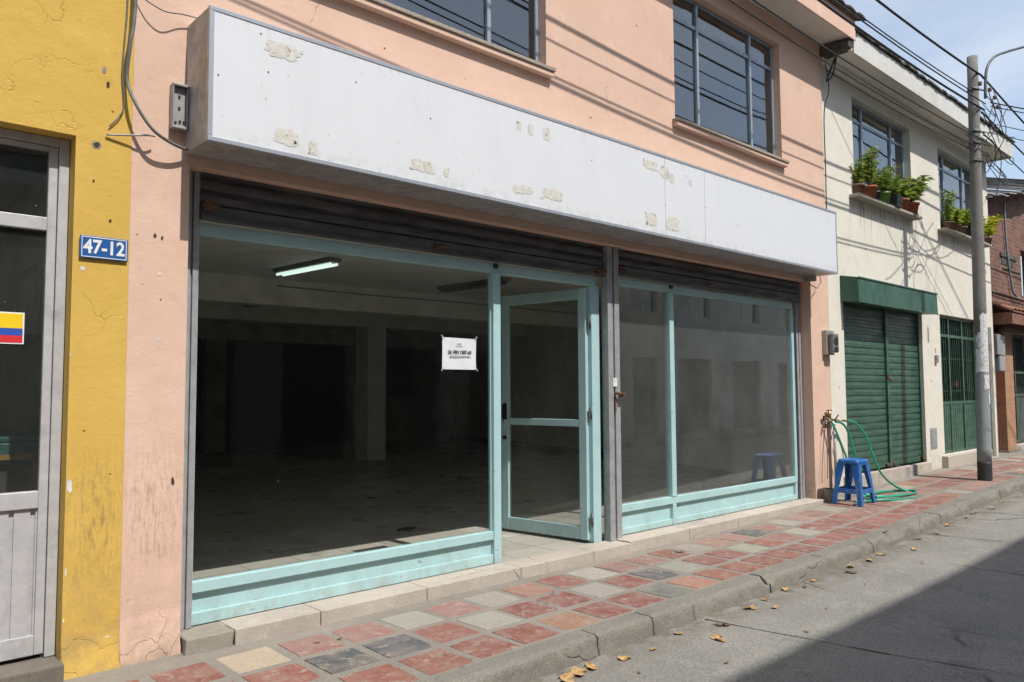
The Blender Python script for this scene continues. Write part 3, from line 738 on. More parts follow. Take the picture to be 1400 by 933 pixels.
# ------------------------------------------------------------------ open glazed door, hinged on the right jamb
dr = MB()
hx, hy = 5.402, 4.835
ang = math.atan2(5.83 - hy, 5.27 - hx)          # swings inwards
DW = 1.03
MT = Matrix.Translation((hx, hy, 0)) @ Matrix.Rotation(ang, 4, 'Z')
door = thing('glass_door', (hx, hy, .1), 'aqua framed glass door swung open into the shop', 'door')
mb = MB()
for b in ((0, .085, -.022, .022, .115, 2.445), (DW - .085, DW, -.022, .022, .115, 2.445)): mb.box(*b, M=MT)
for b in ((.0855, DW - .0855, -.021, .021, .115, .235), (.0855, DW - .0855, -.021, .021, 1.15, 1.215), (.0855, DW - .0855, -.021, .021, 2.345, 2.445)): mb.box(*b, M=MT)
mb.build('door_frame', M['aqua'], door, bevel=.004)
for z0, z1 in ((.235, 1.15), (1.215, 2.345)):
    mb = MB(); mb.box(.0856, DW - .0856, -.003, .003, z0, z1, M=MT); mb.build('glass_pane', M['glass_door'], door)
mb = MB(); mb.box(DW - .07, DW - .02, .022, .032, 1.20, 1.36, M=MT)
mb.tube([MT @ Vector((DW - .045, .03, 1.22)), MT @ Vector((DW - .045, .07, 1.23)), MT @ Vector((DW - .045, .07, 1.33)), MT @ Vector((DW - .045, .03, 1.34))], .008, 6)
mb.build('handle', M['black'], door)
mb = MB(); mb.box(DW - .03, DW + .05, .0, .05, 1.16, 1.19, M=MT); mb.build('latch_bolt', M['alu'], door, bevel=.003)
mb = MB(); mb.tube([MT @ Vector((DW - .045, .02, 1.02)), MT @ Vector((DW - .045, .04, 1.02))], .02, 10); mb.build('lock_cylinder', M['black'], door)
for z in (.30, 1.28, 2.12):
    mb = MB(); mb.tube([(hx + .012, hy - .034, z - .06), (hx + .012, hy - .034, z + .06)], .009, 8); mb.box(hx - .008, hx + .028, hy - .029, hy - .026, z - .05, z + .05)
    mb.build('hinge', M['armgrey'], door)

# ------------------------------------------------------------------ grey steel guides and centre post
def guide(x0, x1, y0, y1, z0, z1, label):
    r = thing('shutter_guide', ((x0 + x1) / 2, y0, z0), label, 'shutter guide')
    mb = MB(); w = x1 - x0
    mb.box(x0, x0 + w * .42, y0, y1, z0, z1); mb.box(x1 - w * .42, x1, y0, y1, z0, z1); mb.box(x0 + w * .42, x1 - w * .42, y0 + .02, y1, z0, z1)
    mb.build('channel', M['post'], r, bevel=.003)
    return r
guide(1.70, 1.783, 4.765, 4.86, .093, 2.86, 'grey steel shutter guide beside the pink corner pillar')
gp = guide(5.575, 5.742, 4.72, 4.80, .094, 2.95, 'grey steel post with a padlock hasp between the two shutters')
mb = MB(); mb.box(5.63, 5.69, 4.712, 4.7195, 1.52, 1.60); mb.build('lock_plate', M['filler'], gp, bevel=.003)
mb = MB(); mb.tube([(5.66, 4.72, 1.46), (5.67, 4.68, 1.455), (5.72, 4.665, 1.45)], .014, 8); mb.box(5.70, 5.745, 4.65, 4.70, 1.425, 1.47); mb.build('padlock', M['rust'], gp, bevel=.004)
mb = MB(); mb.box(5.655, 5.675, 4.7135, 4.7195, 1.28, 1.43); mb.build('keyhole_slot', M['rust'], gp)
guide(9.34, 9.455, 4.79, 4.86, .106, 2.86, 'grey steel shutter guide at the right end of the aqua shop front')

# ------------------------------------------------------------------ dark roller shutters, mostly raised
def shutter(x0, x1, zb, label):
    r = thing('roller_shutter', ((x0 + x1) / 2, 4.82, zb), label, 'roller shutter', 'half rolled grey shutters')
    prof = []
    z = zb + .085; pitch = .088
    front = []
    while z < 2.93:
        front += [(4.775, z), (4.757, z + .012), (4.752, z + .035), (4.756, z + .060), (4.772, z + .070), (4.780, z + .076), (4.780, z + .083)]
        z += pitch
    back = [(y + .012, zz) for y, zz in reversed(front)]
    mb = MB(); mb.extrude_x(front + back, x0, x1); mb.build('slat_curtain', M['dark_steel'], r)
    mb = MB(); mb.box(x0, x1, 4.752, 4.79, zb, zb + .083); mb.box(x0, x1, 4.745, 4.795, zb - .008, zb + .018); mb.build('bottom_bar', M['dark_steel'], r, bevel=.003)
    return r
s1 = shutter(1.784, 5.574, 2.565, 'wide dark grey roller shutter rolled up above the door and long window')
s2 = shutter(5.743, 9.38, 2.60, 'dark grey roller shutter rolled up above the two right hand shop windows')
for r, xx, zz in ((s1, 3.62, 2.60), (s2, 7.32, 2.63)):
    mb = MB(); mb.box(xx - .05, xx + .05, 4.72, 4.7515, zz - .015, zz + .02); mb.tube([(xx - .03, 4.715, zz), (xx + .035, 4.715, zz)], .012, 8); mb.tube([(xx + .03, 4.73, zz - .02), (xx + .03, 4.715, zz - .04)], .008, 6)
    mb.build('lock', M['rust'], r, bevel=.003)
for r, xx, zz in ((s1, 5.50, 2.59), (s2, 5.80, 2.62), (s1, 1.83, 2.63)):
    mb = MB(); mb.box(xx - .035, xx + .04, 4.715, 4.7445, zz - .02, zz + .04); mb.tube([(xx - .05, 4.72, zz + .01), (xx + .06, 4.725, zz + .015)], .014, 6); mb.build('side_bolt', M['rust'], r, bevel=.004)
# housing drum behind the lintel
mb = MB(); mb.tube([(1.7, 4.98, 3.0), (9.45, 4.98, 3.0)], .10, 12); 
o = mb.build('shutter_drum', M['dark_steel'], s1)

# ------------------------------------------------------------------ white sign box
sg = thing('sign_box', (5.6, 4.30, 2.91), 'long blank white sign box with glue scars above the shutters', 'sign')
SX0, SX1, SZ0, SZ1, SY = 1.645, 9.505, 2.91, 3.695, 4.30
mb = MB(); mb.box(SX0 + .004, SX1 - .004, SY + .012, 4.655, SZ0 + .004, SZ1 - .004); mb.build('casing', simple('sign_casing_metal', (.42, .42, .43, 1), .5, .3, var=.2, dirt=(.25, .17, .10, 1), dirt_amt=.5, dscale=4), sg)
mb = MB(); fw = .028
mb.box(SX0 + fw, SX1 - fw, SY + .004, SY + .011, SZ0 + fw, SZ1 - fw, 0)
rnd = random.Random(31)
def res(cx, cz, w, h):
    blob(mb, cx, cz, w * 1.12, h * 1.1, SY + .0022, 1, n=30, jag=.30, rnd=rnd, square=1.0)
    for _ in range(6):
        blob(mb, cx + rnd.uniform(-.6, .6) * w, cz + rnd.uniform(-.5, .5) * h, w * rnd.uniform(.1, .3), h * rnd.uniform(.1, .3), SY + .0016, 1, n=9, jag=.4, rnd=rnd)
for q in ((2.09, 3.555, .22, .10), (2.12, 3.03, .16, .11), (2.30, 3.00, .06, .09), (3.14, 3.05, .20, .09), (3.34, 3.04, .05, .07),
          (4.05, 3.545, .05, .07), (4.18, 3.54, .06, .09), (4.36, 3.545, .08, .11), (4.09, 3.05, .20, .07), (4.42, 3.065, .21, .09),
          (5.72, 3.56, .20, .09), (5.93, 3.53, .14, .12), (6.05, 3.49, .07, .10), (5.72, 3.055, .17, .12), (6.05, 3.06, .20, .14), (6.35, 3.5, .05, .07)): res(*q)
mb.build('sign_face', [M['sign'], M['glue']], sg, recalc=False)
mb = MB()
mb.box(SX0, SX1, SY, SY + .03, SZ1 - fw, SZ1); mb.box(SX0, SX1, SY, SY + .03, SZ0, SZ0 + fw)
mb.box(SX0, SX0 + fw, SY + .001, SY + .029, SZ0 + fw, SZ1 - fw); mb.box(SX1 - fw, SX1, SY + .001, SY + .029, SZ0 + fw, SZ1 - fw)
mb.build('border_trim', simple('sign_trim', (.42, .45, .50, 1), .4, .4, var=.12), sg, bevel=.003)
mb = MB()
mb = MB()
for xx in (5.93, 6.59):
    mb = MB(); mb.box(xx, xx + .004, SY + .0035, SY + .0042, SZ0 + fw, SZ1 - fw); mb.build('sheet_seam', M['ink2'], sg)
for xx, zz in ((5.93, 3.22), (6.60, 3.3), (2.0, 3.4), (1.70, 3.3), (6.28, 3.56), (9.25, 3.55), (1.95, 3.62), (2.6, 3.5), (4.9, 3.44), (3.2, 3.4), (7.2, 3.2)):
    mb = MB(); mb.tube([(xx, SY + .004, zz), (xx, SY + .0005, zz)], .0045, 8); mb.build('screw', M['rust'], sg)
mb = MB()  # bracket and loose wires under the right end
mb.box(9.30, 9.33, 4.5, 4.64, 2.83, 2.906); mb.build('bracket', M['post'], sg)
w = MB(); w.tube([(9.42, 4.62, 3.05), (9.60, 4.60, 3.0), (9.62, 4.58, 2.85), (9.50, 4.58, 2.76), (9.36, 4.60, 2.80), (9.34, 4.62, 2.9)], .006, 6)
tag(w.build('loose_cable', M['greycable'], base=(9.5, 4.6, 2.76)), 'thin grey cable looping below the right end of the white sign', 'cable')

# ------------------------------------------------------------------ notice sheet on the glass
ns = thing('notice_sheet', (3.87, 4.82, 1.66), 'white paper notice taped to the inside of the long window', 'notice')
mb = MB(); nx, nz = 8, 6; YP = 4.8215
def PP(u, v): return (3.698 + .345 * u + .004 * v, YP - .002 * math.sin(u * 9 + v * 4) - .001 * math.sin(v * 12), 1.660 + .252 * v - .004 * u * (v > .5))
for i in range(nx):
    for k in range(nz):
        a = [(i / nx, k / nz), ((i + 1) / nx, k / nz), ((i + 1) / nx, (k + 1) / nz), (i / nx, (k + 1) / nz)]
        mb.face([PP(*q) for q in a], 0, True)
sheet = mb.build('paper', M['paper'], ns)
def text_mesh(name, s, size, loc, rot, mat, parent, bold=0.0, ext=.0006, align='CENTER', sx=1.0):
    cu = bpy.data.curves.new(name, 'FONT'); cu.body = s; cu.size = size; cu.align_x = align; cu.align_y = 'CENTER'; cu.extrude = ext; cu.offset = bold
    ob = bpy.data.objects.new(name + '_src', cu); C.objects.link(ob)
    dg = bpy.context.evaluated_depsgraph_get(); dg.update()
    me = bpy.data.meshes.new_from_object(ob.evaluated_get(dg))
    bpy.data.objects.remove(ob)
    me.name = name
    mt = Matrix.Translation(loc) @ Matrix.Rotation(rot, 4, 'Z') @ Matrix.Rotation(R(90), 4, 'X') @ Matrix.Diagonal((sx, 1, 1, 1))
    root = parent
    while root.parent: root = root.parent
    me.transform(Matrix.Translation(-Vector(root['_base'])) @ mt)
    me.materials.clear(); me.materials.append(mat)
    o = bpy.data.objects.new(name, me); C.objects.link(o); o.parent = parent; return o
text_mesh('printed_line', '24. PIN 1307-63', .036, (3.873, YP - .006, 1.797), 0, M['ink'], ns, .0009)
mb = MB(); rnd = random.Random(2)
def strokes(x0, x1, z, h, dens):     # illegible small print
    x = x0
    while x < x1:
        w = rnd.uniform(.003, .008); mb.box(x, min(x + w, x1), YP - .0062, YP - .0055, z - h * rnd.uniform(.3, .5), z + h * rnd.uniform(.3, .5)); x += w + rnd.uniform(.001, .003) * dens
strokes(3.77, 3.985, 1.763, .013, 1); mb.build('small_print', M['ink2'], ns); mb = MB()
strokes(3.85, 3.89, 1.865, .008, 1); strokes(3.835, 3.905, 1.846, .005, .5)
mb.build('small_print', M['ink2'], ns)
for i, (cx, cz) in enumerate(((3.70, 1.915), (4.04, 1.915), (3.70, 1.662), (4.045, 1.662))):
    mb = MB(); Mt = Matrix.Translation((cx, YP - .0072, cz)) @ Matrix.Rotation(R(45 if i in (0, 3) else -45), 4, 'Y')
    mb.box(-.018, .018, 0, .0005, -.007, .007, M=Mt); mb.build('tape', M['tape'], ns)

rnd = random.Random(19)
for i, (x, y, w, lb) in enumerate([(4.6, 6.6, .16, 'dark rag lying on the shop floor behind the long window'), (2.35, 5.75, .13, 'pale paper scrap on the shop floor at the left window corner'), (5.6, 8.8, .12, 'small scrap in the middle of the empty shop floor')]):
    mb = MB(); ring = [(x + w * math.cos(k * .7) * rnd.uniform(.6, 1), y + w * .6 * math.sin(k * .7) * rnd.uniform(.6, 1), .092 + rnd.random() * .01) for k in range(9)]
    for k in range(9): mb.face([(x, y, .112), ring[k], ring[(k + 1) % 9]], 0, True)
    tag(mb.build('floor_scrap', M['wood_dark'] if i != 1 else M['paper'], base=(x, y, .09), recalc=False), lb, 'litter')
wl = MB(); wl.tube([(5.0, 10.385, 3.0), (6.5, 10.385, 2.985), (8.2, 10.385, 3.0), (11.8, 10.385, 2.99)], .012, 6); tag(wl.build('surface_conduit', M['pipe'], base=(5, 10.38, 3)), 'thin grey conduit fixed along the front ceiling beam', 'conduit')
# ------------------------------------------------------------------ ceiling lamps in the shop
def lamp(cx, y0, y1, lit, label, skew=.1):
    r = thing('ceiling_lamp', (cx, (y0 + y1) / 2, 3.06), label, 'ceiling light', 'twin tube ceiling lights in the shop')
    mb = MB(); mb.hexa([(cx - .07 + skew, y0, 3.045), (cx + .07 + skew, y0, 3.045), (cx + .07, y1, 3.045), (cx - .07, y1, 3.045), (cx - .09 + skew, y0, 3.098), (cx + .09 + skew, y0, 3.098), (cx + .09, y1, 3.098), (cx - .09, y1, 3.098)])
    mb.build('housing', M['unlit'], r)
    for dx in (-.042, .042):
        mb = MB(); mb.tube([(cx + dx + skew, y0 + .04, 3.022), (cx + dx, y1 - .04, 3.022)], .017, 10); mb.build('tube', M['lit'] if lit else M['unlit'], r)
lamp(4.62, 8.25, 9.55, True, 'lit twin tube light on the shop ceiling near the left window')
lamp(7.31, 8.15, 9.55, False, 'dark tube light on the shop ceiling above the doorway')
lamp(5.9, 13.0, 13.5, False, 'short dark lamp hanging beside the rear ceiling beam', .2)

# ================================================================== YELLOW BUILDING
yb = thing('yellow_building', (.2, YW, 0), 'yellow rendered building at the left edge with a metal door', 'building')
mb = MB()
wall_grid(mb, -7, 1.3515, -.15, 6.6, YW - .003, YW + .22, [(-1.6, 1.068, .07, 2.895), (-5.5, -3.5, .9, 2.4)])
rnd = random.Random(8)
for cx, cz, w, h, k in [(1.17, 2.865, .06, .05, 1), (1.17, 2.865, .035, .035, 2), (1.06 + .06, 2.17, .03, .03, 3), (1.085, 1.00, .03, .09, 3), (1.20, 3.3, .025, .05, 1), (1.22, 3.22, .02, .04, 2), (1.25, 2.45, .015, .02, 2),
                        (1.16, 2.66, .012, .018, 2), (1.29, .17, .04, .02, 3), (1.13, 3.75, .06, .012, 2), (1.08, .55, .01, .05, 3), (1.076, .3, .008, .03, 3), (1.07, 1.7, .006, .03, 3)]:
    blob(mb, cx, cz, w, h, YW - .003 - (.0018 if k != 2 else .0030), k, rnd=rnd)
mb.build('wall', [M['yellow'], M['scar'], M['hole'], M['filler']], yb)
mb = MB(); prev = None
for k in range(12):
    x = 1.072 + (1.353 - 1.072) * k / 11; zt = .19
    row = [(x, YW - .0035, zt), (x, YW - .008, zt - .07), (x, YW - .016 + rnd.uniform(-.004, .004), .05), (x, YW - .028, -.02)]
    if prev:
        for q in range(3): mb.face([prev[q], row[q], row[q + 1], prev[q + 1]], 0, True)
    prev = row
mb.build('plaster_foot', M['yellow'], yb)
mb = MB(); mb.box(-1.7, 1.075, 4.60, 4.86, -.1, .097); mb.build('door_step', M['found'], yb, bevel=.012)
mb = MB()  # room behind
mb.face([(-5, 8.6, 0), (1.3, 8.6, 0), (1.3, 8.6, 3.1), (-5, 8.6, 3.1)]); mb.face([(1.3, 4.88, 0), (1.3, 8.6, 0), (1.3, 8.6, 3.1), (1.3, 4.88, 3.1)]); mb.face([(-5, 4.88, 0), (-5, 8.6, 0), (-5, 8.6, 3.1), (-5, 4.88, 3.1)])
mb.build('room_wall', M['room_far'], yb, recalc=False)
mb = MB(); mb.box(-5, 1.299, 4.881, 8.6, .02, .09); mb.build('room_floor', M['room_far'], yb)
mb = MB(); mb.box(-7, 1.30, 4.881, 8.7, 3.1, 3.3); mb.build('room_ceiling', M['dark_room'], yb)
mb = MB(); mb.box(-7.1, 1.34, 4.2, 9, 6.601, 6.75); mb.build('roof', M['roof_tile'], yb)
# door unit
YD = 4.775
dd = thing('aluminium_door', (0, YD, .1), 'grey metal glazed door with ribbed lower panel and flag sticker in yellow wall', 'door')
mb = MB()
mb.box(1.015, 1.066, YD - .01, YD + .06, .10, 2.893); mb.box(-1.598, 1.014, YD - .008, YD + .06, 2.845, 2.893); mb.box(-1.598, -1.55, YD - .01, YD + .06, .10, 2.844)
mb.build('outer_frame', M['alu_white'], dd, bevel=.004)
mb = MB()
mb.box(.968, 1.012, YD, YD + .045, .12, 2.842); mb.box(-.25, .9675, YD - .004, YD + .047, 2.375, 2.448); mb.box(-.25, .9675, YD - .004, YD + .047, .885, .975)
mb.box(-.25, .9675, YD - .002, YD + .046, .12, .225); mb.box(-.25, .9675, YD, YD + .045, 2.815, 2.842); mb.box(-.30, -.251, YD, YD + .045, .12, 2.842)
mb.build('leaf_frame', M['alu_white'], dd, bevel=.004)
mb = MB(); x = -.25
mb.box(-.25, .9675, YD + .024, YD + .030, .226, .884)
while x < .96:
    mb.hexa([(x, YD + .0235, .226), (min(x + .085, .967), YD + .0235, .226), (min(x + .085, .967), YD + .0239, .226), (x, YD + .0239, .226), (x, YD + .0235, .884), (min(x + .085, .967), YD + .0235, .884), (min(x + .085, .967), YD + .0239, .884), (x, YD + .0239, .884)])
    mb.box(x + .004, min(x + .078, .967), YD + .012, YD + .0233, .2265, .8835); x += .098 if int(x * 100) % 2 else .075
mb.build('ribbed_panel', M['alu_white'], dd, bevel=.003)
for z0, z1 in ((.975, 2.375), (2.448, 2.815)):
    mb = MB(); mb.box(-.25, .9675, YD + .02, YD + .025, z0, z1); mb.build('glass_pane', M['glass_door2'], dd)
mb = MB(); mb.box(-1.549, -.301, YD + .01, YD + .03, .12, 2.84); mb.build('side_panel', M['alu_white'], dd)
fl = thing('flag_sticker', (.7, YD, 1.75), 'small yellow blue and red striped flag sticker on the door glass', 'sticker')
mb = MB(); mb.box(.60, .880, YD + .0185, YD + .0195, 1.755, 1.923); mb.build('white_border', M['plate_white'], fl)
for nm, z0, z1 in (('flag_y', 1.838, 1.916), ('flag_b', 1.800, 1.8375), ('flag_r', 1.762, 1.7995)):
    mb = MB(); mb.box(.607, .873, YD + .0172, YD + .0184, z0, z1); mb.build('colour_stripe', M[nm], fl)
# things inside the yellow shop
tb = thing('covered_table', (.6, 5.9, .09), 'dark table with a teal cloth behind the grey door glass', 'table')
mb = MB(); mb.box(.2, 1.12, 5.45, 6.6, 1.20, 1.235); mb.box(.19, 1.13, 5.44, 6.61, 1.07, 1.199); mb.build('table_top', simple('teal_cloth', (.015, .085, .085, 1), .6), tb, bevel=.01)
mb = MB(); mb.box(.22, 1.08, 5.47, 6.58, .82, 1.069); mb.build('apron', M['dark_room'], tb)
mb = MB(); mb.hexa([(.98, 5.42, .09), (1.03, 5.42, .09), (1.03, 5.47, .09), (.98, 5.47, .09), (1.07, 5.42, 1.12), (1.12, 5.42, 1.12), (1.12, 5.435, 1.12), (1.07, 5.435, 1.12)]); mb.box(.3, 1.10, 5.42, 5.436, 1.10, 1.13)
mb.build('leg', simple('ochre_metal', (.30, .17, .03, 1), .5), tb)
pf = thing('picture_frame', (1.28, 7.0, 2.0), 'dark wooden framed picture on the wall inside the yellow shop', 'picture')
mb = MB(); mb.box(1.265, 1.299, 6.5, 7.2, 1.85, 2.45); mb.build('frame', M['wood_dark'], pf, bevel=.01)
mb = MB(); mb.box(1.26, 1.2648, 6.58, 7.12, 1.93, 2.37); mb.build('picture', M['room_far'], pf)
cb = MB(); cb.box(.15, .75, 8.0, 8.55, .095, 2.3); cb.box(.13, .77, 7.98, 8.56, 2.301, 2.36); cb.box(.17, .44, 7.97, 7.999, .2, 2.2); cb.box(.46, .73, 7.97, 7.999, .2, 2.2)
tag(cb.build('cupboard', M['wood_dark'], base=(.4, 8.2, .09)), 'tall dark cupboard at the back of the yellow shop', 'cupboard')

# number plate
npl = thing('house_number_plate', (1.22, 4.65, 2.23), 'blue enamel plate reading 47-12 on the yellow wall', 'number plate')
mb = MB(); mb.box(1.098, 1.342, 4.640, 4.6465, 2.228, 2.352); mb.build('plate', M['plate_blue'], npl, bevel=.006)
mb = MB()
for b in ((1.106, 1.334, 2.234, 2.238), (1.106, 1.334, 2.342, 2.346)): mb.box(b[0], b[1], 4.6388, 4.6395, b[2], b[3])
for b in ((1.106, 1.110, 2.2385, 2.3415), (1.330, 1.334, 2.2385, 2.3415)): mb.box(b[0], b[1], 4.6388, 4.6395, b[2], b[3])
mb.build('white_line', M['plate_white'], npl)
text_mesh('digits', '47-12', .105, (1.220, 4.6388, 2.289), 0, M['plate_white'], npl, .0028, sx=.86)

# box and cable on the pink corner
ob = thing('junction_box', (1.60, 4.62, 3.04), 'small open grey metal box left of the white sign', 'box')
mb = MB(); mb.box(1.555, 1.645, 4.60, 4.657, 3.04, 3.055); mb.box(1.555, 1.645, 4.60, 4.657, 3.295, 3.31); mb.box(1.555, 1.562, 4.602, 4.657, 3.0555, 3.2945); mb.box(1.638, 1.645, 4.602, 4.657, 3.0555, 3.2945); mb.box(1.5625, 1.6375, 4.63, 4.656, 3.0555, 3.2945)
mb.build('case', M['pipe'], ob, bevel=.003)
mb = MB()
for a, b in ((1.60, 3.24), (1.60, 3.17), (1.58, 3.08), (1.605, 3.09), (1.628, 3.09)): mb.box(a - .006, a + .006, 4.622, 4.6295, b - .006, b + .006)
mb.build('terminal', M['hole'], ob)
def cable(name, pts, r, mat, label, cat='cable', group=None, n=6, sm=6):
    P = [Vector(p) for p in pts]; out = []
    for i in range(len(P) - 1):
        p0, p1, p2, p3 = P[max(i - 1, 0)], P[i], P[i + 1], P[min(i + 2, len(P) - 1)]
        for k in range(sm):
            t = k / sm
            out.append(.5 * ((2 * p1) + (p2 - p0) * t + (2 * p0 - 5 * p1 + 4 * p2 - p3) * t * t + (3 * p1 - p0 - 3 * p2 + p3) * t ** 3))
    out.append(P[-1]); mb = MB(); mb.tube(out, r, n)
    return tag(mb.build(name, mat, base=tuple(P[0])), label, cat, group)
cable('wall_cable', [(1.345, 4.62, 4.9), (1.337, 4.60, 3.75), (1.312, 4.59, 3.46), (1.308, 4.62, 3.27), (1.340, 4.58, 3.13), (1.43, 4.56, 2.99), (1.55, 4.58, 2.935), (1.67, 4.62, 2.925)], .0105, M['greycable'], 'thick grey cable curving down the wall to the sign box corner')
cable('wall_cable', [(1.318, 4.65, 4.9), (1.310, 4.645, 3.8), (1.298, 4.645, 3.5), (1.29, 4.645, 3.3), (1.30, 4.64, 3.1), (1.23, 4.645, 2.98)], .004, M['greycable'], 'thin dark wire running down the edge of the yellow wall')
cable('wall_cable', [(1.36, 4.63, 3.78), (1.42, 4.60, 3.735), (1.50, 4.59, 3.71), (1.60, 4.61, 3.735), (1.69, 4.62, 3.745)], .004, M['greycable'], 'slack thin wire between the thick cable and the sign top')
cable('wall_cable', [(1.215, 4.645, 2.93), (1.33, 4.62, 2.945), (1.42, 4.60, 2.96), (1.46, 4.61, 2.965)], .006, M['pipe'], 'short grey wire stub crossing the yellow and pink joint')

# meter on the pink pillar
mt = thing('electricity_meter', (9.88, 4.6, 1.93), 'grey electricity meter with clear cover on the pink pillar', 'meter')
mb = MB(); mb.box(9.76, 9.985, 4.60, 4.657, 1.925, 2.24); mb.build('back_box', M['pipe'], mt, bevel=.005)
mb = MB(); mb.box(9.80, 9.975, 4.53, 4.599, 1.95, 2.20); mb.build('cover', simple('meter_cover', (.20, .20, .19, 1), .25, .1, var=.3), mt, bevel=.02)
mb = MB(); mb.tube([(9.888, 4.529, 2.10), (9.888, 4.524, 2.10)], .055, 16); mb.box(9.84, 9.93, 4.5235, 4.529, 1.97, 2.02); mb.build('dial', M['black'], mt)

# ================================================================== CREAM BUILDING
YC = 4.70
cr = thing('cream_building', (10, YC, 0), 'cream two storey building with green shutter and plants on the sills', 'building')
mb = MB()
wall_grid(mb, 9.972, 17.0, -.15, 5.96, YC, YC + .24, [(10.50, 13.34, .31, 2.95), (14.15, 16.15, .36, 2.73), (10.99, 13.13, 4.245, 5.68), (14.37, 16.5, 4.22, 5.64)])
rnd = random.Random(4)
for cx, cz, w, h, k in [(13.6, 2.35, .10, .30, 1), (13.9, 2.1, .08, .12, 1), (13.65, 1.6, .03, .04, 2), (10.3, 1.5, .02, .03, 2), (11.3, 3.5, .03, .03, 2), (11.35, 3.4, .02, .02, 2), (16.8, .6, .15, .5, 1), (16.7, 3.7, .1, .1, 1)]:
    blob(mb, cx, cz, w, h, YC - .0018, k, rnd=rnd)
mb.build('wall', [M['cream'], M['scar'], M['hole']], cr)
mb = MB(); mb.box(13.9, 16.99, 4.941, 12, -.15, .30); mb.box(9.98, 16.99, 4.95, 8, 3.37, 3.5); mb.build('floor_slab', M['dark_room'], cr)
mb = MB()
mb.face([(9.98, 8, 3.3), (16.99, 8, 3.3), (16.99, 8, 6), (9.98, 8, 6)]); mb.face([(16.995, 4.945, -.1), (16.995, 12, -.1), (16.995, 12, 5.95), (16.995, 4.945, 5.95)])
mb.build('upper_room_wall', M['dark_room'], cr, recalc=False)
mb = MB(); mb.box(16.9961, 17.0, 4.945, 12, -.15, 5.955); mb.build('gable_wall', M['cream'], cr)
mb = MB(); mb.box(9.98, 17.15, 4.30, 8.5, 5.961, 6.02); mb.build('eave_soffit', M['soffit'], cr)
mb = MB(); mb.box(10.13, 17.17, 4.275, 4.2985, 5.92, 6.22); mb.box(17.1505, 17.17, 4.30, 8.5, 5.92, 6.22); mb.box(10.13, 10.15, 4.2995, 4.9, 6.021, 6.26)
mb.build('eave_fascia', M['fascia_cream'], cr, bevel=.004)
mb = MB(); rnd = random.Random(41)
for k in range(46):
    x0 = 10.10 + k * .155
    dz = rnd.uniform(-.01, .018)
    mb.hexa([(x0, 4.235 + rnd.uniform(-.01, .01), 6.225 + dz), (x0 + .152, 4.235 + rnd.uniform(-.01, .01), 6.225 + dz), (x0 + .152, 8.5, 6.75), (x0, 8.5, 6.75), (x0, 4.24, 6.255 + dz), (x0 + .152, 4.24, 6.255 + dz), (x0 + .152, 8.5, 6.82), (x0, 8.5, 6.82)])
mb.build('roof', M['mold'], cr)
mb = MB(); mb.box(9.98, 16.98, 4.62, 4.698, 5.86, 5.955); mb.build('cornice_band', M['soffit'], cr, bevel=.01)
window(cr, 10.995, 13.125, 4.25, 5.675, 4.80, [11.53, 12.60], 5.41, (M['alu_blue'], M['glass_up']))
window(cr, 14.375, 16.495, 4.225, 5.635, 4.80, [14.90, 15.88], 5.37, (M['alu_blue'], M['glass_up']))
for x0, x1, z in ((10.80, 13.12, 4.17), (14.22, 16.62, 4.15)):
    mb = MB(); mb.box(x0, x1, 4.545, 4.80, z, z + .045); mb.build('window_sill', M['sill_cr'], cr, bevel=.008)
# steps
mb = MB()
for a, b in ((10.35, 11.3), (11.305, 12.3), (12.305, 13.36)): mb.box(a, b, 4.625, 4.90, -.05, .31)
mb.build('stone_step', M['step'], cr, bevel=.008)
mb = MB(); mb.box(12.28, 12.40, 4.622, 4.6245, .13, .30); mb.box(12.52, 12.66, 4.622, 4.6245, .13, .305); mb.build('dark_patch', M['ink2'], cr)
mb = MB(); mb.box(14.0, 16.3, 4.60, 4.86, -.05, .355); mb.build('stone_step', M['step'], cr, bevel=.008)
mb = MB(); mb.box(16.42, 16.60, 4.62, 4.697, .2, 2.62); mb.build('grey_pilaster', simple('grey_duct_paint', (.24, .24, .21, 1), .8, var=.2), cr, bevel=.004)
mb = MB(); mb.box(13.52, 13.80, 4.690, 4.699, .50, .83); mb.box(13.545, 13.775, 4.6885, 4.6895, .52, .81); mb.box(13.56, 13.76, 4.684, 4.688, .53, .80); mb.build('meter_hatch', M['post'], cr, bevel=.003)
mb = MB(); mb.box(13.84, 13.93, 4.66, 4.698, 1.90, 2.03); mb.build('bell_box', M['pipe'], cr, bevel=.01)
# pipes at the joint with the pink building
mb = MB(); mb.tube([(9.995, 4.64, .15), (9.995, 4.64, 1.02)], .018, 8); mb.tube([(9.99, 4.68, 1.0), (9.99, 4.68, 5.9)], .012, 8); mb.build('downpipe', M['pipe'], cr)

# green shutter
gs = thing('green_shutter', (11.9, 4.78, .31), 'closed green double roller shutter under the green awning', 'roller shutter')
def slats(x0, x1, z0, z1, y, pitch, mat, root):
    front = []; z = z0
    while z + pitch <= z1 + 1e-6:
        front += [(y + .012, z), (y + .012, z + pitch * .07), (y, z + pitch * .10), (y - .001, z + pitch * .45), (y - .004, z + pitch * .52), (y - .001, z + pitch * .60), (y, z + pitch * .93), (y + .012, z + pitch * .96)]
        z += pitch
    mb = MB(); mb.extrude_x(front + [(a + .01, b) for a, b in reversed(front)], x0, x1); return mb.build('slat_curtain', mat, root)
slats(10.52, 12.01, .40, 2.94, 4.775, .098, M['green'], gs)
slats(12.12, 13.32, .40, 2.94, 4.775, .098, M['green'], gs)
mb = MB(); mb.box(10.52, 12.01, 4.77, 4.795, .315, .399); mb.box(12.12, 13.32, 4.77, 4.795, .315, .399); mb.build('bottom_bar', M['green'], gs, bevel=.004)
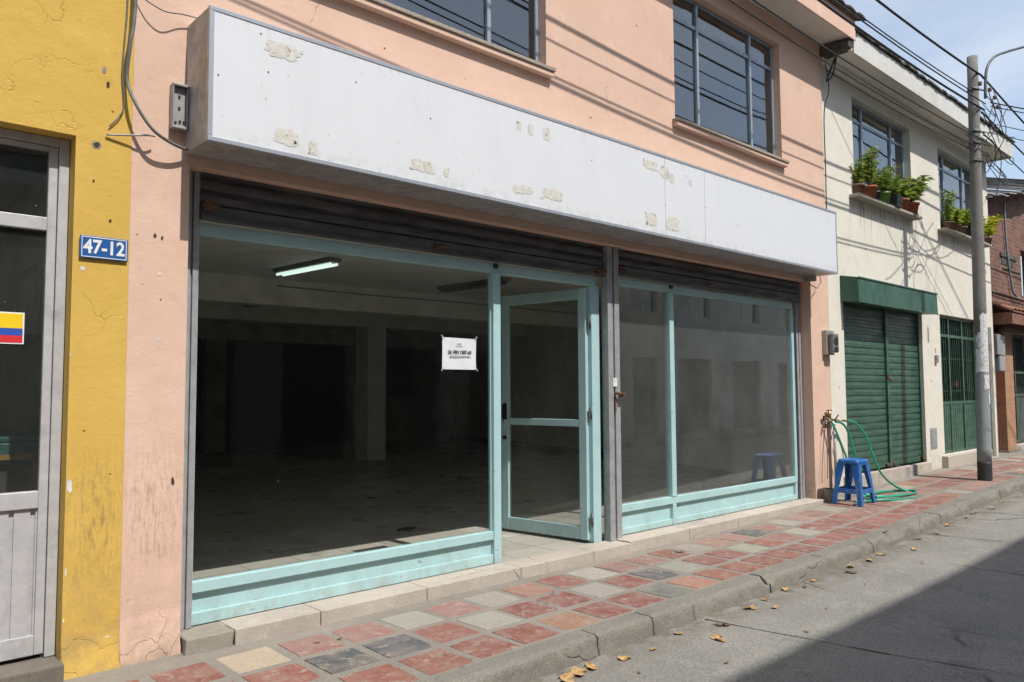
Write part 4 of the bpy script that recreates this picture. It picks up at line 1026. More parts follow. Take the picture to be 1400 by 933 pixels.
mb = MB(); mb.box(12.02, 12.11, 4.745, 4.80, .312, 2.94); mb.build('centre_post', M['green'], gs, bevel=.004)
for a in (10.501, 13.321):
    mb = MB(); mb.box(a, a + .018, 4.75, 4.80, .312, 2.94); mb.build('guide_rail', M['green'], gs)
mb = MB(); mb.tube([(12.065, 4.744, 1.66), (12.065, 4.72, 1.62), (12.10, 4.71, 1.60), (12.14, 4.72, 1.64)], .01, 6); mb.box(12.03, 12.10, 4.735, 4.7445, 1.60, 1.70); mb.build('padlock', M['rust'], gs)
mb = MB(); mb.box(11.90, 12.00, 4.74, 4.769, .325, .375); mb.box(12.13, 12.22, 4.74, 4.769, .33, .38); mb.box(13.26, 13.34, 4.73, 4.749, .35, .42); mb.build('floor_bolt', M['rust'], gs, bevel=.006)
# awning box
aw = thing('green_awning', (11.9, 4.46, 2.65), 'dark green sheet metal awning box over the green shutter', 'awning')
mb = MB(); mb.hexa([(10.45, 4.455, 2.655), (13.36, 4.455, 2.655), (13.36, 4.697, 2.67), (10.42, 4.697, 2.67), (10.45, 4.462, 2.985), (13.36, 4.462, 2.985), (13.36, 4.697, 3.03), (10.42, 4.697, 3.03)])
mb.build('sheet_box', M['green_awn'], aw, bevel=.006)
mb = MB(); mb.box(10.44, 13.37, 4.448, 4.4545, 2.645, 2.665); mb.box(10.44, 13.37, 4.448, 4.4545, 2.975, 2.992); mb.build('edge_trim', M['green'], aw)
mb = MB()
for xx in (10.52, 13.28): mb.tube([(xx, 4.457, 2.93), (xx, 4.447, 2.93)], .008, 8)
mb.build('rivet', M['pipe'], aw)

# green barred gate
gg = thing('barred_gate', (15.1, 4.8, .36), 'green barred metal gate behind the concrete pole', 'gate')
X = [14.155, 14.80, 15.48, 16.145]; Yg = 4.79
mb = MB()
for i in range(4): mb.box(X[i] - (.0 if i == 0 else .03), X[i] + (.05 if i == 0 else (.03 if i < 3 else 0)), Yg - .01, Yg + .04, .362, 2.72)
mb.build('upright', M['green'], gg, bevel=.004)
for z in (.37, 1.20, 2.36, 2.685):
    mb = MB()
    for i in range(3): mb.box(X[i] + (.051 if i == 0 else .031), X[i + 1] - (.031 if i < 2 else .03), Yg - .006, Yg + .036, z, z + (.05 if z > .5 else .035))
    mb.build('cross_rail', M['green'], gg, bevel=.003)
mb = MB()
for i in range(3):
    n = 6; a, b = X[i] + .05, X[i + 1] - .03
    for k in range(1, n):
        xx = a + (b - a) * k / n; mb.box(xx - .007, xx + .007, Yg + .008, Yg + .022, 1.25, 2.36); mb.box(xx - .007, xx + .007, Yg + .008, Yg + .022, 2.41, 2.685)
    for z in (1.42, 1.98): mb.box(a, b, Yg + .0225, Yg + .030, z, z + .02)
mb.build('bars', M['green'], gg)
mb = MB()
for i in range(3):
    a, b = X[i] + .052, X[i + 1] - .032; xx = a
    mb.box(a, b, Yg + .020, Yg + .026, .406, 1.199)
    while xx < b - .03: mb.box(xx, min(xx + .085, b), Yg + .004, Yg + .0195, .406, 1.199); xx += .095
mb.build('lower_panel', M['green'], gg, bevel=.003)
mb = MB()
for (a, z, c) in ((15.35, 1.55, 0), (14.95, 1.5, 1), (15.75, 1.5, 1)): mb.box(a, a + .09, 5.0, 5.04, z, z + .10, c)
mb.build('hanging_tag', [M['paper'], M['flag_r']], gg)
mb = MB(); mb.box(14.1, 16.2, 5.6, 5.65, .3, 2.99); mb.build('shade_backing', M['grill_dark'], gg)  # added dark sheet in place of the shaded depth behind the bars

# ================================================================== POT PLANTS
def leafq(mb, p, d, l, w, rnd, col, droop=.35):
    d = Vector(d).normalized(); s = d.cross(Vector((0, 0, 1)));
    if s.length < .05: s = Vector((1, 0, 0))
    s.normalize(); up = s.cross(d); tw = rnd.uniform(-.7, .7); s = (s * math.cos(tw) + up * math.sin(tw))
    p = Vector(p); a = p; m1 = p + d * l * .45; e = p + d * l - Vector((0, 0, l * droop))
    mb.face([a, m1 + s * w * .5 - Vector((0, 0, .01 * l)), e], 0, False, col); mb.face([a, e, m1 - s * w * .5], 0, False, col)
def plant(x, y, z, potmat, pr, ph, h, spread, nst, seed, label, lean=(0, 0), leafl=.07, shape='round', group=None, tint=(1, 1, 1)):
    rnd = random.Random(seed)
    r = thing('potted_plant', (x, y, z), label, 'potted plant', group)
    mb = MB()
    if shape == 'square': mb.hexa([(x - pr * .8, y - pr * .8, z), (x + pr * .8, y - pr * .8, z), (x + pr * .8, y + pr * .8, z), (x - pr * .8, y + pr * .8, z), (x - pr, y - pr, z + ph), (x + pr, y - pr, z + ph), (x + pr, y + pr, z + ph), (x - pr, y + pr, z + ph)])
    else: mb.lathe([(pr * .72, 0), (pr * .95, ph * .8), (pr * 1.1, ph * .8), (pr * 1.12, ph), (pr * .98, ph), (pr * .95, ph - .015)], (x, y, z), 14, caps=True)
    mb.build('pot', potmat, r)
    mb = MB(); mb.lathe([(pr * .93, 0), (pr * .5, .008)], (x, y, z + ph - .014), 10); mb.build('soil', M['soil'], r)
    ms = MB(); ml = MB()
    for s in range(nst):
        a = rnd.uniform(0, 2 * math.pi); hh = h * rnd.uniform(.5, 1.18); sp = spread * rnd.uniform(.3, 1.35)
        tip = Vector((x + lean[0] * hh + math.cos(a) * sp, y + lean[1] * hh + math.sin(a) * sp * .8, z + ph + hh))
        if tip.y > 4.765: tip.y = 4.765
        b0 = Vector((x + rnd.uniform(-.3, .3) * pr, y + rnd.uniform(-.3, .3) * pr, z + ph - .01)); mid = (b0 + tip) / 2 + Vector((0, 0, hh * .12))
        pts = [b0 * (1 - t) ** 2 + mid * 2 * t * (1 - t) + tip * t * t for t in [q / 5 for q in range(6)]]
        ms.tube(pts, [.004 * (1 - .1 * q) for q in range(6)], 4, caps=False)
        nl = int(9 + hh * 70)
        for q in range(nl):
            t = (q + .5) / nl * .85 + .15; p = b0 * (1 - t) ** 2 + mid * 2 * t * (1 - t) + tip * t * t
            aa = rnd.uniform(0, 2 * math.pi); dv = (math.cos(aa), math.sin(aa), rnd.uniform(.1, .9))
            k = rnd.uniform(.55, 1.35); warm = rnd.uniform(.85, 1.5)
            leafq(ml, p, dv, leafl * rnd.uniform(.85, 1.7), leafl * rnd.uniform(.28, .42), rnd, (k * warm * tint[0], k * tint[1], k * .8 * tint[2], 1))
    ms.build('stems', M['stem'], r, recalc=False); ml.build('foliage', M['leaf'], r, recalc=False)
    return r
G1 = 'pots on the left cream window sill'; G2 = 'pots on the right cream window sill'; zs1 = 4.216; zs2 = 4.196
plant(11.00, 4.66, zs1, M['pot_brown'], .09, .16, .26, .13, 10, 1, 'dull brown pot at the left end of the first cream sill', group=G1, tint=(.8, .8, .8))
plant(11.27, 4.60, zs1, M['terracotta'], .10, .17, .50, .15, 14, 2, 'terracotta pot with tall upright bush on the first cream sill', group=G1)
plant(11.55, 4.62, zs1, M['pot_black'], .055, .15, .30, .12, 8, 3, 'slim black pot squeezed behind the green pot', group=G1, tint=(.8, .9, .8))
plant(11.75, 4.59, zs1, M['pot_green'], .085, .16, .34, .16, 12, 4, 'bright green pot in the middle of the first cream sill', group=G1)
plant(12.12, 4.61, zs1, M['pot_black'], .11, .17, .28, .16, 12, 5, 'black square bucket with low ferns on the first sill', shape='square', group=G1, tint=(.85, .95, .9))
plant(12.50, 4.62, zs1, M['terracotta'], .095, .19, .27, .14, 10, 6, 'terracotta pot with broad leaves second from right on first sill', leafl=.10, group=G1)
plant(12.86, 4.60, zs1, M['terracotta'], .095, .18, .40, .14, 7, 7, 'terracotta pot at the right end of the first sill with plant leaning right', lean=(.75, -.1), leafl=.11, group=G1)
plant(14.52, 4.62, zs2, M['pot_brown'], .09, .14, .50, .11, 10, 8, 'brown pot with the tallest plant at left of the second cream sill', group=G2)
plant(14.85, 4.61, zs2, M['pot_brown'], .08, .14, .24, .17, 16, 9, 'brown pot second from the left on the second cream sill', leafl=.09, group=G2, tint=(1.15, 1.1, .8))
plant(15.18, 4.61, zs2, M['wood'], .08, .15, .24, .17, 16, 10, 'pale weathered pot in the middle of the second cream sill', leafl=.09, group=G2, tint=(1.1, 1.1, .8))
plant(15.52, 4.60, zs2, M['pot_black'], .085, .15, .26, .18, 15, 12, 'black pot on the second cream sill beside the concrete pole', leafl=.09, group=G2)
plant(15.90, 4.61, zs2, M['pot_black'], .08, .15, .22, .16, 12, 13, 'black pot hidden mostly behind the concrete pole', leafl=.08, group=G2)
plant(16.50, 4.58, zs2, M['pot_brown'], .07, .12, .42, .14, 8, 14, 'straggly yellowish plant reaching past the right edge of the cream wall', lean=(.95, 0), leafl=.11, group=G2, tint=(1.5, 1.2, .6))

# ================================================================== BRICK BUILDING beyond
YB = 5.0
bb = thing('brick_building', (18, YB, 0), 'old dark red brick building with low clay tiled porch at the far right', 'building')
mb = MB()
wall_grid(mb, 17.01, 26, -.1, 5.25, YB, YB + .25, [(18.95, 22.0, .27, 2.70), (20.3, 21.4, 3.55, 4.6)])
mb.face([(17.01, YB, 5.25), (26, YB, 5.25), (26, YB, 7.1), (17.01, YB, 5.25 + .01)]); 
mb.build('wall', M['brick'], bb)
mb = MB(); mb.box(18.75, 19.9, YB - .03, YB - .001, 4.28, 4.36); mb.box(18.9, 20.2, YB - .02, YB - .001, 4.02, 4.06); mb.box(18.85, 19.7, YB - .012, YB - .002, 4.12, 4.26); mb.build('ledge', M['mold'], bb, bevel=.01)
mb = MB(); rnd = random.Random(17)
for k in range(34):
    x0 = 16.9 + k * .28; z0 = 5.22 + (x0 - 17) * .205 + rnd.uniform(-.03, .03)
    mb.hexa([(x0, YB - .35 + rnd.uniform(-.05, .05), z0 - .03), (x0 + .3, YB - .35, z0 + .03), (x0 + .3, 9, z0 + 1.2), (x0, 9, z0 + 1.2), (x0, YB - .34, z0), (x0 + .3, YB - .34, z0 + .055), (x0 + .3, 9, z0 + 1.25), (x0, 9, z0 + 1.22)])
mb.build('roof', M['zinc'], bb)
mb = MB(); mb.box(18.15, 18.75, YB - .16, YB - .002, .02, 2.62); mb.build('brick_pillar', M['brick2'], bb)
mb = MB(); mb.box(18.1, 18.8, YB - .2, YB - .001, -.05, .2); mb.build('pillar_foot', M['found'], bb, bevel=.02)
mb = MB(); mb.box(18.76, 24, YB - .14, YB + .1, -.05, .265); mb.build('door_step', M['step'], bb, bevel=.01)
# porch
mb = MB()
for k in range(26):
    x0 = 17.35 + k * .24
    for s in range(6):
        a0, a1 = math.pi * s / 6, math.pi * (s + 1) / 6
        xa, xb = x0 + .11 - .11 * math.cos(a0), x0 + .11 - .11 * math.cos(a1); ha, hb = .05 * math.sin(a0), .05 * math.sin(a1)
        mb.face([(xa, 4.42, 2.98 + ha), (xb, 4.42, 2.98 + hb), (xb, YB, 3.26 + hb), (xa, YB, 3.26 + ha)], 0, True)
mb.hexa([(17.3, 4.42, 2.95), (23.6, 4.42, 2.95), (23.6, YB - .001, 3.22), (17.3, YB - .001, 3.22), (17.3, 4.42, 2.975), (23.6, 4.42, 2.975), (23.6, YB - .001, 3.245), (17.3, YB - .001, 3.245)])
mb.build('porch_roof', M['roof_clay'], bb, recalc=False)
mb = MB(); mb.box(17.3, 18.9, 4.44, 4.48, 2.72, 2.948); mb.box(17.3, 17.36, 4.48, YB - .002, 2.72, 2.948); mb.build('porch_beam', M['roof_clay'], bb, bevel=.01)
mb = MB(); mb.box(18.905, 23.6, 4.44, 4.49, 2.70, 2.948); mb.box(17.9, 23.6, 4.75, 4.85, 2.60, 2.70); mb.build('porch_board', M['wood'], bb, bevel=.01)
mb = MB(); rnd = random.Random(6)
for k in range(7):
    y = 4.5 + k * .06; mb.tube([(17.2, y + .05, 3.30 + k * .02), (18.4 + rnd.random(), y, 3.24 + k * .02), (19.6 + rnd.random(), y + .05, 3.20 + k * .03)], .018, 5)
tag(mb.build('loose_sticks', M['wood'], base=(18, 4.6, 3.25)), 'weathered poles and sticks lying on the clay porch roof', 'sticks')
g2 = thing('weathered_gate', (20.4, YB, .27), 'faded dark green wooden gate with bars under the clay porch', 'gate')
mb = MB()
for xx in (18.955, 19.62, 20.35, 21.15, 21.95): mb.box(xx, xx + .06, YB + .04, YB + .09, .27, 2.62)
for z in (.28, 1.28, 1.78, 2.58): mb.box(18.955, 21.99, YB + .045, YB + .085, z, z + .06)
mb.build('frame', M['green_old'], g2, bevel=.004)
mb = MB(); xx = 19.02
while xx < 21.9: mb.box(xx, xx + .10, YB + .062, YB + .075, .341, 1.279); xx += .108
mb.build('board_panel', M['green_old'], g2)
mb = MB(); xx = 19.08
while xx < 21.95: mb.box(xx, xx + .014, YB + .062, YB + .074, 1.341, 2.579); xx += .11
mb.build('bars', M['green_old'], g2)
mb = MB(); mb.box(18.8, 22.2, YB + .251, YB + .30, 0, 3); mb.build('shade_backing', M['grill_dark'], g2)  # added dark sheet right behind the wall, stands in for shade
mm = thing('twin_meter_box', (17.4, 4.9, 1.9), 'pair of dark meter boxes at the corner of the brick building', 'meter')
mb = MB(); mb.box(17.10, 17.42, 4.66, 4.985, 2.12, 2.52); mb.build('upper_box', M['pipe'], mm, bevel=.01)
mb = MB(); mb.box(17.43, 17.74, 4.70, 4.985, 2.10, 2.52); mb.build('upper_box', M['post'], mm, bevel=.02)
mb = MB(); mb.box(17.22, 17.56, 4.66, 4.985, 1.80, 2.09); mb.build('lower_box', M['post'], mm, bevel=.02)
cable('blue_conduit', [(19.0, 4.93, 5.5), (19.05, 4.95, 5.0), (19.15, 4.96, 4.4), (19.3, 4.95, 3.8), (19.45, 4.93, 3.5), (19.9, 4.8, 3.33)], .022, simple('blue_grey_conduit', (.25, .30, .36, 1), .5), 'blue grey conduit hanging down the brick wall', 'conduit')

# ================================================================== CONCRETE POLE with street lamp arm
PX, PY = 12.62, 3.675; pz = g(PX)
pp = thing('utility_pole', (PX, PY, pz), 'round concrete utility pole with black foot and torn posters at the kerb', 'utility pole')
def prad(z): return .094 - (z - pz) / 6.3 * .022
def pxc(z): return PX + (z - pz) / 6.3 * .25
def psec(z0, z1, mat, name, extra=0, n=10):
    mb = MB(); b = []
    zs = [z0 + (z1 - z0) * k / n for k in range(n + 1)]
    mb.tube([(pxc(z), PY, z) for z in zs], [prad(z) + extra for z in zs], 28, caps=True); return mb.build(name, mat, pp)
psec(pz - .1, pz + .27, M['polek'], 'black_foot', .001)
psec(pz + .271, 2.25, M['polew'], 'whitewashed_shaft', .0005)
psec(2.251, 6.47, M['polec'], 'upper_shaft')
def wrap(z0, z1, a0, a1, seed, name='torn_poster'):
    rnd = random.Random(seed); mb = MB(); n, mz = 12, 5; P = {}
    for i in range(n + 1):
        for k in range(mz + 1):
            a = R(a0 + (a1 - a0) * i / n); z = z0 + (z1 - z0) * k / mz
            if k in (0, mz): z += rnd.uniform(-.02, .02)
            if i in (0, n): a += rnd.uniform(-.08, .08)
            rr = prad(z) + .0035 + rnd.uniform(0, .002); P[i, k] = (pxc(z) + rr * math.cos(a), PY + rr * math.sin(a), z)
    for i in range(n):
        for k in range(mz): mb.face([P[i, k], P[i + 1, k], P[i + 1, k + 1], P[i, k + 1]], 0, True)
    return mb.build(name, M['poster'], pp)
wrap(2.28, 2.56, 195, 275, 1); wrap(2.02, 2.30, 170, 300, 2); wrap(1.72, 2.05, 150, 320, 3); wrap(1.46, 1.68, 215, 300, 4); wrap(1.24, 1.45, 250, 310, 5); wrap(1.70, 1.76, 140, 330, 6)
for z in (5.95, 5.30, 5.12, 4.85):
    mb = MB(); zz = [z - .025, z + .025]
    mb.tube([(pxc(q), PY, q) for q in zz], [prad(q) + .006 for q in zz], 20)
    mb.tube([(pxc(z) - .16, PY - .02, z), (pxc(z) + .16, PY - .10, z + .01)], .012, 6)
    mb.build('steel_band', M['armgrey'], pp)
lm = MB()
arm = [(13.06, PY - .10, 5.85), (13.06, PY - .11, 6.10), (13.10, PY - .13, 6.33), (13.28, PY - .18, 6.53), (13.60, PY - .27, 6.68), (14.1, PY - .40, 6.87), (14.7, PY - .56, 7.09), (15.3, PY - .72, 7.26)]
P = [Vector(p) for p in arm]; out = []
for i in range(len(P) - 1):
    p0, p1, p2, p3 = P[max(i - 1, 0)], P[i], P[i + 1], P[min(i + 2, len(P) - 1)]
    for k in range(5):
        t = k / 5; out.append(.5 * ((2 * p1) + (p2 - p0) * t + (2 * p0 - 5 * p1 + 4 * p2 - p3) * t * t + (3 * p1 - p0 - 3 * p2 + p3) * t ** 3))
out.append(P[-1]); lm.tube(out, .020, 10); lm.build('lamp_arm', M['armgrey'], pp)
mb = MB(); mb.hexa([(15.25, 2.86, 7.20), (15.75, 2.75, 7.32), (15.75, 2.97, 7.32), (15.25, 3.04, 7.20), (15.25, 2.90, 7.30), (15.70, 2.80, 7.38), (15.70, 2.92, 7.38), (15.25, 3.0, 7.30)]); mb.build('lamp_head', M['pipe'], pp, bevel=.02)
mb = MB()
for (xx, zz) in ((12.72, 5.95), (13.18, 5.98), (13.42, 5.92), (13.55, 5.80)):
    mb.lathe([(.018, 0), (.034, .015), (.022, .03), (.034, .045), (.02, .06)], (xx, PY - .13, zz), 10)
mb.build('insulator', M['insul'], pp)

# wires along the street
def wire(pts, r, label):
    mb = MB(); mb.tube(pts, r, 6, caps=False)
    return tag(mb.build('overhead_wire', M['blackcable'], base=pts[0]), label, 'wire', 'overhead wires along the street')
def left_run(zmin, a, y, r, label, xm=9.0):
    """span hanging lowest near xm, clamped to the pole and rising to the next pole on the left"""
    pts = []
    for k in range(34):
        x = 13.0 - k * .8
        z = zmin + a * (x - xm) ** 2 if x > -1 else zmin + a * (-1 - xm) ** 2 - 2 * a * (-1 - xm) * 0 + (x + 1) * 2 * a * (-1 - xm)
        pts.append((x, y + .008 * (13 - x), z))
    return wire(pts, r, label)
left_run(6.10, .0062, 3.60, .016, 'thick topmost overhead wire running left from the pole top')
left_run(5.82, .0060, 3.66, .008, 'thin overhead wire just below the topmost one')
left_run(5.66, .0055, 3.56, .009, 'upper wire of the close pair left of the pole')
left_run(5.56, .0062, 3.58, .015, 'lower thicker wire of the close pair left of the pole')
left_run(5.10, .0060, 3.60, .009, 'overhead wire crossing in front of the cream eave')
left_run(4.98, .0065, 3.64, .008, 'lowest overhead wire crossing in front of both eaves')
def run(p, q, sag, r, label, n=24):
    wire([(p[0] + (q[0] - p[0]) * k / n, p[1] + (q[1] - p[1]) * k / n, p[2] + (q[2] - p[2]) * k / n - 4 * sag * (k / n) * (1 - k / n)) for k in range(n + 1)], r, label)
run((12.80, 3.62, 4.97), (9.98, 4.60, 5.75), .04, .006, 'slack service wire from the pole to the joint of the two eaves')
run((13.0, 3.60, 6.20), (48, 4.2, 6.6), .8, .016, 'thick overhead wire continuing right from the pole top')
run((12.95, 3.60, 5.62), (48, 4.2, 6.1), .8, .014, 'thick lower overhead wire continuing right from the pole')
run((12.95, 3.60, 5.30), (48, 4.2, 5.9), .9, .010, 'thin overhead wire continuing right from the pole')
run((13.4, 3.60, 5.88), (30, -3.8, 6.1), .2, .010, 'upper wire crossing the street to the right of the pole')
run((13.4, 3.60, 5.82), (30, -3.7, 5.9), .2, .008, 'second wire crossing the street just below the upper one')
run((13.1, 3.60, 5.50), (30, -3.5, 5.7), .3, .006, 'third thin wire crossing the street right of the pole')
run((13.1, 3.60, 5.35), (30, -3.4, 5.4), .3, .006, 'lowest thin wire crossing the street right of the pole')

# tangles of slack cable around the pole
rnd = random.Random(14)
def loop(c, rx, rz, label, a0=0, a1=360, y=3.56, tilt=.1, r=.006):
    pts = []
    for k in range(13):
        a = R(a0 + (a1 - a0) * k / 12); pts.append((c[0] + rx * math.cos(a), y + tilt * math.sin(a), c[1] + rz * math.sin(a)))
    return cable('cable_loop', pts, r, M['blackcable'], label, group='slack cables at the pole', sm=3)
loop((13.45, 4.78), .34, .22, 'large round cable coil hanging right of the pole', 20, 380)
loop((13.40, 4.84), .28, .16, 'smaller cable coil inside the large one', 60, 400, r=.007)
loop((13.15, 5.45), .22, .30, 'open cable arc right of the pole at the middle bands', -60, 150)
loop((12.95, 5.20), .30, .10, 'flat cable ring round the pole shaft', 0, 360, y=3.66, tilt=.14)
loop((12.90, 5.02), .26, .07, 'second flat cable ring below the first', 0, 360, y=3.66, tilt=.13)
loop((13.05, 5.72), .20, .18, 'short cable arc under the lamp arm bracket', 180, 360)
TL = ['slack cable dropping from the pole top clamp', 'slack cable slanting down from the insulators', 'knotted cable bundle at the eave corner', 'drooping cable to the cream eave end', 'kinked cable beside the pole shaft', 'cable tail pointing left from the pole bands', 'twisted cable right of the pole bands', 'thin cable hanging to the brick roof', 'cable bow between insulators and eave', 'frayed cable below the steel bands', 'thin jumper between the two thick wires', 'long slack cable reaching the far eave']
TP = [[(13.1, 3.55, 6.0), (13.2, 3.5, 5.7), (13.5, 3.5, 5.5), (13.9, 3.55, 5.45), (14.6, 3.6, 5.6)],
      [(13.3, 3.55, 5.9), (13.25, 3.5, 5.6), (13.05, 3.55, 5.3), (12.95, 3.58, 5.1)],
      [(13.0, 3.57, 5.0), (13.3, 3.6, 4.95), (13.5, 3.7, 4.85), (13.7, 3.8, 4.9), (13.6, 3.75, 5.05)],
      [(12.9, 3.58, 5.25), (13.5, 3.6, 5.25), (14.2, 3.8, 5.1), (14.9, 4.1, 5.3)],
      [(12.98, 3.56, 5.9), (13.12, 3.5, 5.75), (12.98, 3.52, 5.5), (13.14, 3.5, 5.35), (12.95, 3.54, 5.2)],
      [(12.8, 3.58, 5.12), (12.5, 3.5, 5.06), (12.2, 3.45, 4.98), (12.0, 3.4, 5.0)],
      [(13.05, 3.57, 5.3), (13.4, 3.5, 5.45), (13.7, 3.5, 5.75), (14.1, 3.55, 5.95)],
      [(14.2, 3.7, 5.3), (14.15, 3.7, 5.0), (14.05, 3.75, 4.6), (14.0, 3.8, 4.35)],
      [(13.6, 3.55, 5.85), (13.75, 3.5, 5.5), (13.7, 3.6, 5.2), (14.0, 3.8, 5.05), (14.6, 4.0, 5.2)],
      [(12.8, 3.56, 4.9), (12.6, 3.5, 4.8), (12.45, 3.45, 4.62)],
      [(13.5, 3.58, 6.08), (13.62, 3.52, 5.8), (13.65, 3.55, 5.6)],
      [(12.9, 3.58, 5.6), (14.0, 3.65, 5.2), (15.2, 3.8, 5.3), (17.1, 4.25, 5.9)]]
for lb, pt in zip(TL, TP): cable('slack_cable', pt, .0065, M['blackcable'], lb, group='slack cables at the pole')
cable('joint_cable', [(10.02, 4.62, 5.85), (10.06, 4.6, 5.5), (10.03, 4.66, 5.2), (10.04, 4.67, 4.4), (10.03, 4.67, 3.6), (10.05, 4.66, 3.1)], .007, M['blackcable'], 'black cable running down the joint between pink and cream walls')
cable('joint_cable', [(10.0, 4.45, 5.93), (10.08, 4.55, 5.7), (10.0, 4.6, 5.6), (10.1, 4.6, 5.75), (10.05, 4.5, 5.9)], .012, M['blackcable'], 'tangled black cable knot under the end of the pink eave')
mb = MB(); rnd = random.Random(77)
for k in range(14):
    cx, cy, cz = 10.02 + rnd.uniform(-.02, .06), rnd.uniform(4.32, 4.66), 6.0 + rnd.uniform(-.02, .09)
    s = rnd.uniform(.05, .10); mb.box(cx - s * .6, cx + s * .6, cy - s, cy + s, cz - s * .7, cz + s * .7)
tag(mb.build('crumbling_mortar', M['mold'], base=(10.02, 4.5, 6), bevel=.02), 'crumbling mouldy mortar wedged between the two eaves', 'rubble')

# ================================================================== STOOL
SXc, SYc = 9.66, 4.265; sz = g(SXc) + .004; SH = .545
sl = thing('plastic_stool', (SXc, SYc, sz), 'bright blue plastic stool standing on the pavement by the tap', 'stool')
tw, td, bw, bd = .150, .130, .205, .185
mb = MB()
def rr(w, d, z, n=5, rc=.04):
    pts = []
    for sx, sy, a0 in ((1, 1, 0), (-1, 1, 90), (-1, -1, 180), (1, -1, 270)):
        for k in range(n + 1):
            a = R(a0 + 90 * k / n); pts.append((SXc + sx * (w - rc) + rc * math.cos(a), SYc + sy * (d - rc) + rc * math.sin(a), z))
    return pts
top = [rr(tw - .012, td - .012, sz + SH), rr(tw, td, sz + SH - .010), rr(tw + .006, td + .006, sz + SH - .055), rr(tw - .001, td - .001, sz + SH - .055), rr(tw - .008, td - .008, sz + SH - .014)]
for a, b in zip(top[:-1], top[1:]):
    for k in range(len(a)): mb.face([a[k], a[(k + 1) % len(a)], b[(k + 1) % len(a)], b[k]], 0, True)
mb.face(top[0]); mb.face(top[-1][::-1])
mb.build('seat', M['blue_pl'], sl)
for sx, sy in ((1, 1), (-1, 1), (-1, -1), (1, -1)):
    mb = MB(); n = 6
    sec = []
    for k in range(n + 1):
        t = k / n; z = sz + SH - .03 - (SH - .03) * t
        w = tw + (bw - tw) * t; d = td + (bd - td) * t; lw = .098 - .040 * min(1, t * 1.5); th = .012
        ox, oy = SXc + sx * w, SYc + sy * d
        sec.append([(ox, oy, z), (ox - sx * lw, oy, z), (ox - sx * lw, oy - sy * th, z), (ox - sx * th, oy - sy * th, z), (ox - sx * th, oy - sy * lw, z), (ox, oy - sy * lw, z)])
    for a, b in zip(sec[:-1], sec[1:]):
        for k in range(6): mb.face([a[k], a[(k + 1) % 6], b[(k + 1) % 6], b[k]])
    mb.face(sec[0]); mb.face(sec[-1][::-1]); mb.build('leg', M['blue_pl'], sl, bevel=.004)
mb = MB()
for t0, h in ((.70, .055),):
    z = sz + SH * (1 - t0) - h / 2; t = t0; w = tw + (bw - tw) * t; d = td + (bd - td) * t
    for s in (1, -1):
        mb.box(SXc - w + .03, SXc + w - .03, SYc + s * (d - .006) - .005, SYc + s * (d - .006) + .005, z, z + h)
        mb.box(SXc + s * (w - .006) - .005, SXc + s * (w - .006) + .005, SYc - d + .03, SYc + d - .03, z, z + h)
mb.build('brace_ring', M['blue_pl'], sl, bevel=.003)
mb = MB()
for s in (1, -1):    # arched aprons below the seat
    for q in range(8):
        t0, t1 = q / 8 * 2 - 1, (q + 1) / 8 * 2 - 1
        def hgt(t): return .012 + .05 * abs(t) ** 3
        w = tw + .004; d = td + .004; zt = sz + SH - .05
        mb.hexa([(SXc + t0 * w * .95, SYc + s * d - .004, zt - hgt(t0)), (SXc + t1 * w * .95, SYc + s * d - .004, zt - hgt(t1)), (SXc + t1 * w * .95, SYc + s * d + .004, zt - hgt(t1)), (SXc + t0 * w * .95, SYc + s * d + .004, zt - hgt(t0)),
                 (SXc + t0 * w * .95, SYc + s * d - .004, zt), (SXc + t1 * w * .95, SYc + s * d - .004, zt), (SXc + t1 * w * .95, SYc + s * d + .004, zt), (SXc + t0 * w * .95, SYc + s * d + .004, zt)])
mb.build('apron', M['blue_pl'], sl)

# ================================================================== TAP AND HOSE
tp = thing('garden_tap', (9.80, 4.62, .1), 'old brass tap on a standpipe against the pink pillar', 'tap')
mb = MB(); mb.tube([(9.86, 4.64, g(9.86)), (9.86, 4.64, 1.07), (9.84, 4.62, 1.10)], .014, 8); mb.build('standpipe', M['pipe'], tp)
mb = MB(); mb.tube([(9.70, 4.60, 1.10), (10.02, 4.60, 1.07)], .017, 8); mb.tube([(9.78, 4.60, 1.10), (9.78, 4.60, 1.20)], .02, 8); mb.tube([(9.70, 4.58, 1.10), (9.66, 4.54, 1.06)], .018, 8); mb.tube([(10.0, 4.6, 1.075), (10.20, 4.55, 1.06)], .014, 8)
mb.build('tap_body', M['brass'], tp)
mb = MB(); mb.box(9.72, 9.84, 4.59, 4.61, 1.20, 1.215); mb.tube([(9.66, 4.59, 1.17), (9.74, 4.6, 1.14)], .022, 8); mb.tube([(9.90, 4.58, 1.09), (9.93, 4.55, 1.15)], .01, 6); mb.build('handle', M['rust'], tp, bevel=.004)
z0 = g(10) + .02
cable('garden_hose', [(9.74, 4.57, 1.08), (9.79, 4.54, .98), (9.93, 4.5, .70), (10.06, 4.46, .42), (10.16, 4.42, .2), (10.2, 4.35, z0 + .02), (10.05, 4.2, z0), (9.8, 4.12, z0), (9.62, 4.25, z0)], .014, M['hose'], 'left strand of green hose dropping behind the blue stool', 'hose', 'green garden hose', 8)
cable('garden_hose', [(9.86, 4.56, 1.06), (9.98, 4.52, 1.03), (10.10, 4.5, .90), (10.18, 4.46, .6), (10.22, 4.42, .3), (10.2, 4.35, z0 + .03), (10.4, 4.15, z0), (10.9, 4.12, z0), (11.0, 4.28, z0), (10.7, 4.42, z0), (10.3, 4.38, z0)], .014, M['hose'], 'middle strand of green hose arching down behind the stool', 'hose', 'green garden hose', 8)
